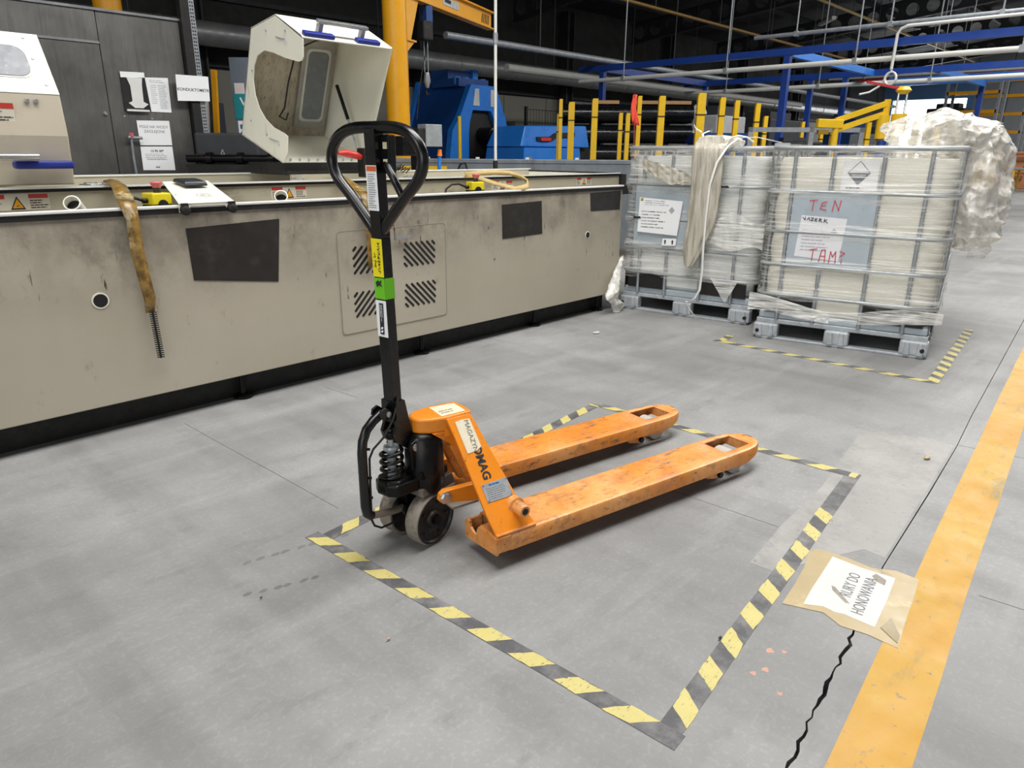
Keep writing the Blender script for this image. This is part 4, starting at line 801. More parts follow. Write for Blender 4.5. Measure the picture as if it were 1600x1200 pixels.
def tank(loc_, rz, label, bottle_m, film_m, seed):
    W, D, H = 1.0, 1.2, 1.16
    t = thing('caged_tank', label, 'liquid container', loc_, rz, 'caged liquid tanks')
    # pallet
    pal = MB().bx(.02, W - .02, .02, .06, .098, .128).bx(.02, W - .02, D - .06, D - .02, .098, .128).bx(.02, .06, .06, D - .06, .098, .128).bx(W - .06, W - .02, .06, D - .06, .098, .128).build('pallet_frame', zinc, t, bevel=.006)
    for y in (.03, D / 2, D - .03):
        MB().bx(.03, W - .03, y - .03, y + .03, 0, .016).build('pallet_runner', zinc, pal, bevel=.004)
        for k, x in enumerate((.085, W / 2, W - .085)):
            hw = .075 if k != 1 else .07; f = .012
            poly = [(-hw, .012), (-hw, .10), (hw, .10), (hw, .012), (hw * .55, .012), (hw * .42, .05), (hw * .12, .055), (0, .03), (-hw * .12, .055), (-hw * .42, .05), (-hw * .55, .012)]
            MB().bx(x - hw, x + hw, y - .035, y + .035, .012, .10).build('pallet_foot', zinc, pal, bevel=.012)
            for s in (-1, 1): MB().prism([(x + s * hw * .45 - .018, .016), (x + s * hw * .45 + .018, .016), (x + s * hw * .45 + .010, .092), (x + s * hw * .45 - .010, .092)], (0, y - .035, 0), XA, ZA, 0, .012).build('foot_rib', zinc, pal, bevel=.004)
            if k != 1: MB().cyl((x + (k - 1) * .045, y - .037, .05), (x + (k - 1) * .045, y - .049, .05), .012, n=12).build('foot_hole', blackm, pal)
    MB().bx(.03, W - .03, .03, D - .03, .128, .172).build('base_tray', greyblue, t, bevel=.008)
    # bottle: rounded, slightly bulging between the rails
    lv = [.152, .165, .20, .26] + [.285 + .875 * k / 22 * .97 for k in range(1, 23)]
    mb = MB(); n = 64
    def ins(z):
        b = 0
        for a_, c_ in zip((.15,) + RAILS, RAILS + (1.15,)):
            if a_ <= z <= c_: b = math.sin((z - a_) / (c_ - a_) * math.pi)
        return .042 - .014 * b + (.05 * (1 - (z - .152) / .05) ** 2 if z < .2 else 0) + (.09 * ((z - 1.08) / .05) ** 2 if z > 1.08 else 0)
    lv = [z for z in lv if z < 1.132]
    for_z = lv
    mb.grid(lambda a, b: (lambda z: Vector((*rbox_pt(a, W, D, .15, ins(z)), z)))(for_z[min(len(for_z) - 1, round(b * (len(for_z) - 1)))]), n, len(for_z), True)
    k0 = (len(for_z) - 1) * n; mb.f += [tuple(range(n - 1, -1, -1)), tuple(k0 + i for i in range(n))]
    bt = mb.build('bottle', bottle_m, t, 50)
    MB().loft([((W / 2, D / 2, 1.128), .09), ((W / 2, D / 2, 1.150), .09), ((W / 2, D / 2, 1.152), .07)], 24).build('lid', blackm, bt, 40)
    # black corner boards low at the front, either side of the middle
    for x0, x1 in ((.06, .36), (.60, .94)): MB().bx(x0, x1, .010, .022, .172, .285).build('corner_board', blackm, t)
    MB().bx(W - .022, W - .012, .06, .5, .150, .278).build('corner_board', blackm, t); MB().bx(.012, .022, .06, .5, .150, .278).build('corner_board', blackm, t)
    # cage
    for z in RAILS: MB().tube([Vector((*rbox_pt(k / 44, W, D, .07, .006), z)) for k in range(44)], .0105, 8, True).build('cage_rail', zincd, t, 60)
    MB().tube([Vector((*rbox_pt(k / 44, W, D, .07, .008), 1.147)) for k in range(44)], .014, 8, True).build('top_rim', zincd, t, 60)
    for x in (.14, .35, .61, .84):
        for y, s in ((.014, 1), (D - .014, -1)):
            MB().tube([(x, y, .13), (x, y, .6), (x, y, 1.14)], .0115, 8).build('cage_bar', zincd, t, 60)
    for y in (.14, .38, .62, .86, 1.06):
        for x in (.014, W - .014): MB().tube([(x, y, .13), (x, y, .6), (x, y, 1.14)], .0085, 8).build('cage_bar', zincd, t, 60)
    # stretch film pulled tight over the rails and sagging in between
    rr = random.Random(seed)
    def film(name, z0, z1, out, mat, nz=46, nn_=150, wr=.006):
        mb = MB()
        def fn(a, b):
            z = z0 + (z1 - z0) * b; bb = 0
            for a_, c_ in zip((.12,) + RAILS, RAILS + (1.165,)):
                if a_ <= z <= c_: bb = math.sin((z - a_) / (c_ - a_) * math.pi)
            i_ = -out + .024 * bb
            p = rbox_pt(a, W, D, .07, i_); q = noise.noise(Vector((p.x * 3 + seed, p.y * 3, z * 16))) * wr + noise.noise(Vector((p.x * 11, p.y * 11 + seed, z * 40))) * wr * .4
            p = rbox_pt(a, W, D, .07, i_ - .002 + q); return Vector((p.x, p.y, z + noise.noise(Vector((p.x * 6, p.y * 6, seed + b * 3))) * (.03 if b < .03 else .006)))
        mb.grid(fn, nn_, nz, True); return mb.build(name, mat, t, 80)
    film('stretch_film', .262, 1.168, .014, film_m)
    return t
r1, r2 = -1.37129, -1.43358
t1 = tank((4.262, 1.914, 0), r1, 'wire-caged milky plastic tank with red handwriting on its bluish plate', hdpe, film1, 3)
t2 = tank((4.40, 3.04, 0), r2, 'wire-caged milky plastic tank with a grey twisted film rope hung over it', hdpe2, film2, 9)
FX, FZ = XA, ZA
def onf(par, name, poly, mat, y=.0, d=.002): return MB().prism(poly, (0, y, 0), XA, ZA, 0, d).build(name, mat, par)
# right tank: plate, paper, handwriting, hazard diamond
p1 = onf(t1, 'label_plate', [(.155, .472), (.605, .472), (.605, .90), (.155, .90)], greyblue, .004, .003)
s1 = onf(p1, 'paper_label', [(.20, .53), (.45, .515), (.465, .76), (.215, .77)], M('greyish_paper', '#e3e3e6', .6, var=.03), .001, .001)
print_lines('print', .23, .42, .56, .70, 7, (0, -.0005, 0), XA, ZA, M('pale_print', '#a9a9b0', .6), s1, .2, 12); onf(s1, 'pictogram', [(.385, .685), (.403, .705), (.421, .685), (.403, .665)], M('pale_print', '#a9a9b0', .6), -.0002, .0008)
hy = -.002
strokes('red_word', [[(.25, .855), (.29, .86)], [(.272, .858), (.268, .80)], [(.345, .852), (.318, .845), (.312, .81), (.345, .806)], [(.316, .828), (.34, .832)], [(.378, .80), (.385, .862), (.412, .806), (.418, .862)]], (0, hy, 0), XA, ZA, .0055, redink, t1)
strokes('red_word', [[(.285, .572), (.325, .58)], [(.305, .577), (.302, .50)], [(.342, .505), (.352, .575), (.372, .578), (.375, .505)], [(.346, .54), (.374, .54)], [(.398, .50), (.402, .57), (.416, .54), (.43, .572), (.434, .505)], [(.452, .575), (.478, .565), (.456, .545)], [(.466, .53), (.466, .505)]], (0, hy, 0), XA, ZA, .0055, redink, t1)
strokes('black_handwriting', [[(.222, .758), (.238, .745), (.236, .762)], [(.246, .745), (.258, .760), (.262, .742)], [(.268, .757), (.284, .757), (.268, .742), (.286, .742)], [(.304, .756), (.292, .754), (.292, .741), (.305, .74)], [(.292, .748), (.303, .749)], [(.314, .738), (.316, .757), (.328, .752), (.316, .747), (.332, .736)], [(.342, .735), (.344, .756)], [(.358, .752), (.344, .745), (.362, .733)]], (0, hy, 0), XA, ZA, .0035, ink, t1)
dm = onf(t1, 'hazard_sticker', [(.40, .918), (.59, .918), (.59, 1.09), (.40, 1.09)], M('clear_white_sticker', '#e9e9e8', .5), .018, .002)
onf(dm, 'diamond_outline', [(.428, 1.015), (.488, .948), (.548, 1.015), (.488, 1.082)], greyink, .016, .001); onf(dm, 'diamond_upper', [(.434, 1.016), (.542, 1.016), (.488, 1.076)], MATS['clear_white_sticker'], .015, .001); onf(dm, 'diamond_lower', [(.432, 1.013), (.544, 1.013), (.488, .951)], M('slate_print', '#59616b', .5), .015, .001)
print_lines('print', .452, .524, .99, 1.008, 2, (0, .014, 0), XA, ZA, white, dm, .4, 2); print_lines('print', .43, .53, .925, .94, 1, (0, .016, 0), XA, ZA, greyink, dm, .5, 7)
# low loose film bands round the right tank
def band(par, name, pts, wd, mat, seed):
    mb = MB(); n = len(pts)
    def fn(a, b):
        f = a * (n - 1); i = min(int(f), n - 2); p = Vector(pts[i]).lerp(Vector(pts[i + 1]), f - i)
        return p + ZA * ((b - .5) * wd * (1 + .25 * math.sin(a * 9 + seed))) + YA * (.008 * noise.noise(Vector((a * 14, b * 3, seed))))
    mb.grid(fn, 60, 8); return mb.build(name, mat, par, 80)
film_w = film_material('film_band', .35, .6, stretch=(.7, .7, 12), scale=6, amin=.15, amax=.8)
band(t1, 'film_band', [(-.03, -.028, .25), (.2, -.032, .22), (.42, -.034, .19), (.62, -.034, .20), (.84, -.032, .235), (1.03, -.026, .245)], .07, film_w, 1)
band(t1, 'film_band', [(-.03, -.03, .20), (.15, -.034, .21), (.35, -.036, .175), (.45, -.034, .17)], .05, film_w, 4)
# left tank: plate, paper label, arrow label, black oily marks
p2 = onf(t2, 'label_plate', [(.09, .472), (.57, .472), (.57, .895), (.09, .895)], greyblue, .004, .003)
s2 = onf(p2, 'paper_label', [(.125, .575), (.43, .565), (.455, .80), (.13, .815)], white, -.016, .001)
print_lines('print', .17, .40, .76, .80, 3, (0, -.0166, 0), XA, ZA, greyink, s2, .35, 21); print_lines('print', .15, .34, .60, .73, 6, (0, -.0166, 0), XA, ZA, M('brown_smear', '#7a5c4a', .6), s2, .35, 22); onf(s2, 'pictogram', [(.355, .735), (.378, .760), (.40, .735), (.378, .71)], M('pale_print', '#a9a9b0', .6), -.0165, .0008); onf(s2, 'green_square', [(.138, .79), (.158, .79), (.158, .81), (.138, .81)], M('olive_print', '#9b9a3c', .6), -.0165, .0008)
a2 = onf(p2, 'arrow_label', [(.32, .49), (.425, .495), (.428, .545), (.325, .54)], white, -.016, .001)
for x in (.345, .40): onf(a2, 'arrow', [(x - .005, .502), (x + .005, .502), (x + .005, .52), (x + .010, .52), (x, .535), (x - .010, .52), (x - .005, .52)], ink, -.0165, .0008)
for x, z, w_ in ((.80, .672, .07), (.72, .905, .05), (.12, .675, .03), (.60, .89, .015)): onf(t2, 'oil_smear', [(x - w_, z - .008), (x + w_, z - .006), (x + w_ * .8, z + .009), (x, z + .006), (x - w_, z + .010)], ink, -.022, .001)
band(t2, 'film_band', [(.60, -.03, .60), (.8, -.032, .62), (1.03, -.026, .60)], .2, film_w, 3)
mb = MB(); mb.grid(lambda a, b: Vector((.14 + a * .40, -.03 - .02 * math.sin(a * 3.1) + .012 * noise.noise(Vector((a * 9, b * 9, 2))), 1.08 - a * .10 - b * (.06 + .05 * math.sin(a * 3.1)) + .01 * noise.noise(Vector((a * 8, b * 5, 7))))), 30, 10); mb.build('torn_film', film4, t2, 70)
mb = MB(); mb.grid(lambda a, b: Vector((.80 + (a - .5) * .20 * (1 - b) + .02 * b, -.032, .30 - .16 * b + .01 * noise.noise(Vector((a * 9, b * 5, 3))))), 12, 8); mb.build('film_tatter', film_w, t2, 70)
# a twisted rope of grubby film thrown over the left tank, and a white strap
def w2(x, y, z): m_ = Matrix.Translation((4.40, 3.04, 0)) @ Matrix.Rotation(r2, 4, 'Z'); return m_ @ Vector((x, y, z))
rp = thing('film_rope', 'twisted grey-brown plastic film rope hanging down the front of the left tank', 'plastic film', w2(.6, -.05, 1.17)); Brp = w2(.6, -.05, 1.17)
prof_ = [(.62, .45, 1.19, .07), (.62, .2, 1.20, .09), (.62, .02, 1.20, .11), (.62, -.055, 1.15, .105), (.625, -.065, .95, .105), (.62, -.062, .75, .10), (.60, -.06, .60, .09), (.57, -.058, .48, .07), (.555, -.058, .38, .035), (.55, -.058, .36, .012)]
mb = MB()
def rope(a, b):
    f = b * (len(prof_) - 1); i = min(int(f), len(prof_) - 2); t = f - i; q = [prof_[i][k] + (prof_[i + 1][k] - prof_[i][k]) * t for k in range(4)]
    ang = a * 2 * math.pi; fold = 1 + .35 * math.sin(ang * 7 + b * 5) * abs(math.cos(ang)) + .25 * noise.noise(Vector((math.cos(ang) * 2.5, math.sin(ang) * 2.5, b * 7)))
    top = q[2] > 1.18
    return w2(q[0] + math.cos(ang) * q[3] * (1 + .1 * noise.noise(Vector((b * 9, a * 3, 1)))), q[1] + (math.sin(ang) * .025 * fold if not top else 0), q[2] + (math.sin(ang) * .03 * fold if top else 0)) - Brp
mb.grid(rope, 72, 60, True); mb.build('film', film4, rp, 80)
def ribbon(par, name, pts, wd, axis, mat, B, th=.002):
    vs = []; fs = []; ax = Vector(axis).normalized() * wd / 2
    for p in pts: vs += [Vector(p) - ax - B, Vector(p) + ax - B]
    for i in range(len(pts) - 1): fs.append((2 * i, 2 * i + 1, 2 * i + 3, 2 * i + 2))
    return MB().add(vs, fs).build(name, mat, par, 70, solid=th)
ws = thing('packing_strap', 'thin white packing strap hanging down over the front of the left tank', 'strap', w2(.7, 0, 1.2)); Bw = w2(.7, 0, 1.2)
wdir = w2(1, 0, 0) - w2(0, 0, 0)
ribbon(ws, 'band', [w2(*q) for q in [(.95, .4, 1.19), (.86, .15, 1.22), (.78, .02, 1.21), (.745, -.06, 1.16), (.70, -.105, 1.06), (.665, -.10, .92), (.655, -.095, .7), (.655, -.09, .5), (.66, -.085, .35), (.655, -.085, .22), (.63, -.09, .16), (.585, -.09, .125), (.56, -.08, .13)]], .016, wdir, M('white_strap', '#eceae4', .45), Bw)
ribbon(ws, 'loop', [w2(*q) for q in [(.50, .1, 1.25), (.44, .15, 1.27), (.40, .2, 1.30)]], .014, (0, 0, 1), MATS['white_strap'], Bw)
ribbon(ws, 'loop', [w2(*q) for q in [(.52, .1, 1.19), (.50, .12, 1.24), (.54, .14, 1.26)]], .018, wdir, MATS['white_strap'], Bw)
MB().tube([w2(*q) - Bw for q in [(.86, .1, 1.185), (.83, .05, 1.215), (.78, .02, 1.225), (.72, .03, 1.205), (.69, .08, 1.18)]], .006, 8).build('loop', MATS['white_strap'], ws, 60)
ribbon(ws, 'tail', [w2(*q) for q in [(.56, -.08, .13), (.565, -.06, .10), (.60, -.05, .05), (.64, -.06, .015)]], .006, wdir, MATS['white_strap'], Bw)
# loose film tail by the left corner
def crumple(fn, nu, nv, amp, seed, B):
    def g(a, b):
        p = Vector(fn(a, b)); q = Vector((p.x * 6 + seed, p.y * 6, p.z * 6)); n_ = Vector([noise.noise(q + Vector((k_ * 17.3, 5.1 * k_, 0))) + .5 * noise.noise(q * 2 + Vector((0, k_ * 9.7, 3))) for k_ in (1, 2, 3)])
        w_ = Vector((p.x * 3 + seed, p.y * 3, p.z * 3)); wv = Vector([noise.noise(w_ + Vector((k_ * 11.1, 0, k_ * 3.7))) for k_ in (1, 2, 3)])
        r_ = 1
        for sc_, am_ in ((4.5, 1.6), (10, .9), (22, .35)):
            v_ = noise.voronoi(Vector((p.x * sc_ + wv.x + seed, p.y * sc_ + wv.y, p.z * sc_ * 1.5 + wv.z)))[0]; r_ += am_ * (v_[0] - .42)
        d = (p - Vector(fn(a + .5, b))); d = d.normalized() if d.length > 1e-5 else ZA
        return p + n_ * amp * .5 + d * (r_ - 1.0) * amp * .95 - B
    return MB().grid(g, nu, nv, True)
ft = thing('film_scrap', 'pale crumpled film tail trailing onto the floor by the machine end', 'plastic film', w2(.06, -.18, 0)); Bf = w2(.06, -.18, 0)
def tail(a, b):
    c = [(.02, -.03, .38), (.03, -.09, .30), (.05, -.18, .21), (.06, -.24, .14), (.06, -.20, .09), (.06, -.17, .05), (.07, -.15, .01)]; rad = [.012, .04, .065, .075, .05, .06, .07]
    f = b * 6; i = min(int(f), 5); t = f - i; p = Vector(c[i]).lerp(Vector(c[i + 1]), t); r_ = rad[i] + (rad[i + 1] - rad[i]) * t
    q = w2(p.x + math.cos(a * 6.283) * r_ * .35, p.y + math.sin(a * 6.283) * r_, p.z + math.sin(a * 6.283) * r_ * .35); q.z = max(q.z, .004 + .0 * a); return q
m_ = crumple(tail, 60, 60, .03, 4, Bf); m_.v = [(x, y, max(z, .002)) for x, y, z in m_.v]; m_.build('film', film3, ft, 70)
# big heap of discarded film slung over the back corner of the right tank
def w1(x, y, z): m2 = Matrix.Translation((4.262, 1.914, 0)) @ Matrix.Rotation(r1, 4, 'Z'); return m2 @ Vector((x, y, z))
hpB = Vector((5.0, 1.0, 1.17)); fh = thing('film_heap', 'big heap of crumpled clear plastic film slung over the right tank', 'plastic film', hpB)
def heap(a, b):
    th_, ph = a * 6.2832, (b - .5) * math.pi; c_ = math.cos(ph)
    d = Vector((math.cos(th_) * c_, math.sin(th_) * c_, math.sin(ph)))
    r_ = 1 + .22 * noise.noise(d * 1.7 + Vector((3, 1, 8))) + .12 * noise.noise(d * 4)
    p = Vector((5.02 + d.x * .34 * r_, 1.22 + d.y * .28 * r_, 1.22 + d.z * .14 * r_)); 
    return p
crumple(heap, 240, 130, .06, 11, hpB).build('film', film3, fh, 32)
def hang(a, b):
    c = [(5.10, 1.15, 1.33, .20, .06), (5.12, 1.06, 1.27, .26, .12), (5.12, .985, 1.12, .28, .12), (5.10, .965, .95, .28, .11), (5.06, .96, .78, .25, .10), (5.0, .95, .66, .20, .09), (4.96, .94, .58, .08, .04)]
    f = b * 6; i = min(int(f), 5); t = f - i; q = [c[i][k] + (c[i + 1][k] - c[i][k]) * t for k in range(5)]; an = a * 6.2832
    k = 1 + .12 * math.sin(an * 5 + b * 3)
    return Vector((q[0] + math.cos(an) * q[3] * k, q[1] + math.sin(an) * q[4] * k, q[2]))
crumple(hang, 190, 130, .055, 23, hpB).build('hanging_fold', film3, fh, 32)
def wisp(a, b):
    an, ph = a * 6.2832, b * math.pi; return Vector((5.0 + math.cos(an) * math.sin(ph) * .10, .90 + math.sin(an) * math.sin(ph) * .04, .60 - math.cos(ph) * .075))
crumple(wisp, 30, 20, .035, 31, hpB).build('film_tip', film1, fh, 70)
# ------------------------------------------------------------------ steel cabinet behind the bed
K = 7.2 / 4.4
def cz(z): return 1.111 + (z - 1.111) * K
def cxx(x): return x * K
cb = thing('steel_cabinet', 'tall stained stainless-steel cabinet behind the machine bed', 'cabinet', (2.4, 7.2, 0)); CB = Vector((2.4, 7.2, 0))
xr, xm, xl = cxx(1.905), cxx(1.475), .2
zt = cz(1.797); zs = cz(1.646)
MB().bx(xl - CB.x, xr - CB.x, .004, .9, 0, zt).build('carcass', steel_m, cb)
MB().bx(xm + .004 - CB.x, xr - CB.x, -.012, .004, .06, zt).build('side_panel', steel_m, cb, bevel=.003)
MB().bx(xl - CB.x, xm - .004 - CB.x, -.012, .004, .06, zs - .004).build('door', steel_m, cb, bevel=.003)
MB().bx(xl - CB.x, xm - .004 - CB.x, -.016, .004, zs + .004, zt).build('header_panel', steel_m, cb, bevel=.003)
MB().bx(xl - CB.x, xr + .01 - CB.x, -.03, .9, zt, zt + .02).build('top_edge', chrome, cb)
MB().bx(xl - CB.x, xm - CB.x, -.022, -.012, zs - .012, zs + .006).build('seam_trim', chrome, cb)
c = Vector((cxx(1.45) - CB.x, -.012, cz(1.293))); MB().loft([(c, .018), (c - YA * .02, .012)], 14).build('door_knob', chrome, cb, 40)
for a, b in ((1.545, 1.283), (1.690, 1.276)): c = Vector((cxx(a) - CB.x, -.012, cz(b))); MB().loft([(c, .009), (c - YA * .008, .006)], 10).build('screw', zinc, cb, 40)
def sheet(name, lab, cat, pts, mat=white, y=7.183, d=.0015):
    P = [(cxx(a), cz(b)) for a, b in pts]; bx_, bz_ = sum(p[0] for p in P) / 4, sum(p[1] for p in P) / 4
    t = thing(name, lab, cat, (bx_, y, bz_)); MB().prism([(a - bx_, b - bz_) for a, b in P], (0, 0, 0), XA, ZA, 0, d).build('paper', mat, t); return t, bx_, bz_
t, a, b = sheet('paper_sign', 'white paper sheet reading POLE NA WODY ZAOLEJONE on the steel cabinet', 'sign', [(1.604, 1.134), (1.780, 1.136), (1.780, 1.268), (1.603, 1.265)])
lettering('lettering', 'POLE NA WODY', .034, (0, 0, .052), XA, ZA, greyink, t, depth=.002); lettering('lettering', 'ZAOLEJONE', .034, (0, 0, .012), XA, ZA, greyink, t, depth=.002)
t, a, b = sheet('paper_sign', 'white paper sheet headed 13 95 00 below the oily water sheet', 'sign', [(1.601, 1.0), (1.779, .998), (1.779, 1.129), (1.603, 1.127)])
lettering('lettering', '13 95 00*', .03, (0, 0, .065), XA, ZA, ink, t, depth=.002, bold=.0006); print_lines('print', -.11, .11, .0, .045, 3, (0, -.0014, 0), XA, ZA, greyink, t, .2, 41, .001); print_lines('print', -.10, .10, -.015, .0, 2, (0, -.0014, 0), XA, ZA, ink, t, .3, 42, .001); print_lines('print', -.03, .03, -.085, -.07, 1, (0, -.0014, 0), XA, ZA, ink, t, .6, 43, .001)
t, a, b = sheet('paper_sign', 'white paper sheet reading KONDUKTOMETR at the cabinet edge', 'sign', [(1.824, 1.376), (2.010, 1.382), (2.016, 1.515), (1.829, 1.514)], y=7.10)
lettering('lettering', 'KONDUKTOMETR', .036, (0, 0, -.015), XA, ZA, ink, t, depth=.002, bold=.0006)
t, a, b = sheet('paper_form', 'white printed form with table beside the black document holder', 'document', [(1.689, 1.313), (1.801, 1.313), (1.805, 1.496), (1.680, 1.490)])
print_lines('print', -.07, .09, .10, .13, 2, (0, -.0014, 0), XA, ZA, greyink, t, .2, 51, .001); print_lines('print', -.07, -.01, -.08, .09, 10, (0, -.0014, 0), XA, ZA, greyink, t, .18, 52, .001); print_lines('print', .0, .085, -.12, .09, 16, (0, -.0014, 0), XA, ZA, M('light_print', '#9a9ba0', .6), t, .3, 53, .001)
t, a, b = sheet('document_holder', 'black wall document holder with white papers on the steel cabinet', 'document holder', [(1.550, 1.310), (1.689, 1.315), (1.677, 1.516), (1.551, 1.506)], blackm, d=.006)
MB().prism([(-.105, .115), (.10, .125), (.10, .168), (-.105, .162)], (0, -.006, 0), XA, ZA, 0, .002).build('white_header', white, t)
MB().prism([(-.06, .12), (.075, .12), (.065, .06), (.06, -.08), (.10, -.10), (.05, -.135), (-.02, -.135), (-.07, -.095), (-.035, -.08), (-.035, .05)], (0, -.008, 0), XA, ZA, 0, .004).build('white_insert', whitep, t)
MB().bx(-.095, .095, -.03, -.006, -.165, -.148).build('pocket_lip', whitep, t)
tp = thing('drain_tap', 'thin chrome standpipe with tap on the steel cabinet', 'tap', (cxx(1.553), 7.14, cz(.97)))
MB().tube([(0, 0, .0), (-.005, 0, .15), (.0, 0, .31), (.01, -.01, .335)], .011, 8).build('pipe', zincd, tp, 50); MB().cyl((-.03, -.01, .335), (.09, -.01, .33), .014, n=10).build('tap_body', zincd, tp, 40); MB().cyl((.0, -.01, .34), (.0, -.01, .375), .02, n=10).build('red_knob', pink, tp, 40); MB().bx(-.02, .10, -.02, .02, -.012, .004).build('foot', zincd, tp)
po = thing('perforated_post', 'black post with perforated steel strut at the right edge of the cabinet', 'post', (xr + .05, 7.15, 0))
MB().bx(-.045, .03, -.03, .05, 0, 4.2).build('post', blackm, po); MB().bx(.035, .085, -.03, -.01, cz(1.14), 4.2).build('perforated_strut', zincd, po)
for k in range(70):
    for s in (0, 1): 
        if cz(1.16) + k * .03 < 4.1: MB().bx(.044 + s * .02, .054 + s * .02, -.034, -.029, cz(1.16) + k * .03, cz(1.16) + k * .03 + .013).build('slot', ink, po)
MB().bx(.035, .12, .0, .03, .0, cz(1.14)).build('tan_strip', M('tan_board', '#857a64', .6), po); MB().loft([((.075, -.02, cz(1.06)), .02), ((.085, -.02, cz(.99)), .03)], 10).build('white_funnel', whitep, po); MB().cyl((.085, -.02, cz(.975)), (.085, -.02, cz(1.0)), .028, n=10).build('red_cap', red, po)
# machinery and boards glimpsed between cabinet and open hood
dk = thing('dark_machine', 'dark machine block with pipes behind the bed left of the open hood', 'machine', (3.1, 6.55, 0), R(-47))
MB().bx(-.25, .32, 0, .5, 0, 1.26).build('housing', greydark, dk, bevel=.02); MB().bx(-.3, .6, -.12, 0, .9, .99).build('tray', blackm, dk); MB().cyl((-.3, -.07, 1.04), (.62, -.07, 1.04), .035, n=12).build('roller', blackox, dk, 40)
for k in range(3): MB().cyl((-.12 + .28 * k, -.07, 1.04), (-.07 + .28 * k, -.07, 1.04), .055, n=12).build('coupling', blackox, dk, 40)
lettering('lettering', 'A', .1, (.0, -.006, 1.08), XA, ZA, zincd, dk)
bk = thing('tool_rack', 'dark rack with upright yellow and white strips near the perforated post', 'rack', (3.75, 8.25, 0), R(-47))
MB().bx(-.28, .1, .02, .3, 0, 1.62).build('body', greydark, bk)
for x, z0, z1, m_, w_ in ((-.16, 1.27, 1.62, yelpaint, .04), (-.09, 1.27, 1.69, whitep, .055), (.02, 1.30, 1.95, yelpaint, .05)): MB().bx(x - w_ / 2, x + w_ / 2, -.03, .02, z0, z1, Matrix.Rotation(R(4), 4, 'Y')).build('strip', m_, bk)
bd = thing('notice_board', 'grey board with teal panel half hidden behind the open hood', 'board', (3.75, 7.35, 0), R(-47))
MB().bx(-.10, .25, 0, .03, .9, 2.0).build('board', M('slate_grey_board', '#5d6570', .5), bd); MB().bx(-.09, .24, -.006, 0, 1.42, 1.66).build('teal_panel', teal, bd); MB().bx(-.07, .24, -.006, 0, 1.0, 1.40).build('white_panel', white, bd); MB().bx(-.07, .03, -.006, 0, 1.66, 1.76).build('note', M('pale_pink_note', '#d2c6c4', .6), bd)
strokes('lettering', [[(-.02, 1.62), (.01, 1.55), (.04, 1.62)]], (0, -.007, 0), XA, ZA, .014, white, bd); print_lines('lettering', -.05, .03, 1.02, 1.38, 5, (0, -.0065, 0), XA, ZA, bluedark, bd, .6, 61, .001)
MB().bx(-.02, .02, 0, .03, 0, .9).build('leg', greydark, bd)
# ------------------------------------------------------------------ jib crane
jc = thing('jib_crane', 'yellow pillar jib crane with hoist behind the open hood', 'crane', (5.6, 7.17, 0))
MB().cyl((0, 0, 0), (0, 0, 4.6), .138, n=28).build('pillar', yelpaint, jc, 40); MB().loft([((0, 0, 0), .3), ((0, 0, .03), .3)], 24).build('base_flange', yelpaint, jc, 40)
ad = Vector((math.sin(R(100)), math.cos(R(100)), 0)); ad = Vector((-.19, -1.0, 0)).normalized(); ad = Vector((.931, .365, 0)).normalized(); an_ = Vector((-ad.y, ad.x, 0))
def A_(d, s, z): return ad * d + an_ * s + ZA * z
MB().hexa([A_(.16, -.03, 2.35), A_(.30, -.03, 2.35), A_(.30, .03, 2.35), A_(.16, .03, 2.35)], [A_(.13, -.03, 2.83), A_(.52, -.03, 2.83), A_(.52, .03, 2.83), A_(.13, .03, 2.83)]).build('bracket_web', yelpaint, jc)
MB().bar(A_(.15, 0, 2.36), A_(.36, 0, 2.36), .16, .02).build('bracket_plate', yelpaint, jc); MB().prism([(.12, 2.35), (.34, 2.35), (.12, 2.20)], (0, 0, 0), ad, ZA, -.06, -.045).prism([(.12, 2.35), (.34, 2.35), (.12, 2.20)], (0, 0, 0), ad, ZA, .045, .06).build('bracket_gusset', yelpaint, jc)
jm = MB().hexa([A_(.13, -.008, 2.84), A_(2.74, -.008, 2.84), A_(2.74, .008, 2.84), A_(.13, .008, 2.84)], [A_(.13, -.008, 3.05), A_(2.74, -.008, 3.05), A_(2.74, .008, 3.05), A_(.13, .008, 3.05)]).build('jib_web', yelpaint, jc)
for dz in (2.825, 3.04): MB().hexa([A_(.13, -.06, dz), A_(2.76, -.06, dz), A_(2.76, .06, dz), A_(.13, .06, dz)], [A_(.13, -.06, dz + .018), A_(2.76, -.06, dz + .018), A_(2.76, .06, dz + .018), A_(.13, .06, dz + .018)]).build('jib_flange', yelpaint, jm)
for k in range(5): MB().bar(A_(2.40 + .055 * k, -.012, 2.88), A_(2.43 + .055 * k, -.012, 3.00), .016, .006, an_).build('slot', ink, jm)
MB().bar(A_(1.2, -.012, 2.95), A_(1.65, -.012, 2.95), 0.006, .09).build('maker_plate', zinc, jm); MB().bar(A_(1.25, -.016, 2.96), A_(1.42, -.016, 2.96), .004, .04).build('plate_print', ink, jm)
MB().bx(-.08, .08, -.07, .07, 2.42, 2.64, Matrix.Translation(ad * .72)).build('hoist', blackm, jc, bevel=.02); MB().bx(-.05, .05, -.05, .05, 2.62, 2.83, Matrix.Translation(ad * .78)).build('trolley', bluedark, jc)
for s in (-.02, .03): MB().cyl(A_(.74, s, 2.02), A_(.74, s, 2.44), .006, n=6).build('chain', zincd, jc)
MB().tube([A_(.9, 0, 2.8), A_(.8, .02, 2.4), A_(.6, .03, 1.9), A_(.5, .03, 1.5)], .006, 6).build('control_cable', blackm, jc); MB().loft([(A_(.74, 0, 2.06), .03), (A_(.74, 0, 1.96), .045), (A_(.74, 0, 1.88), .02)], 12).build('hook_block', zincd, jc, 40)
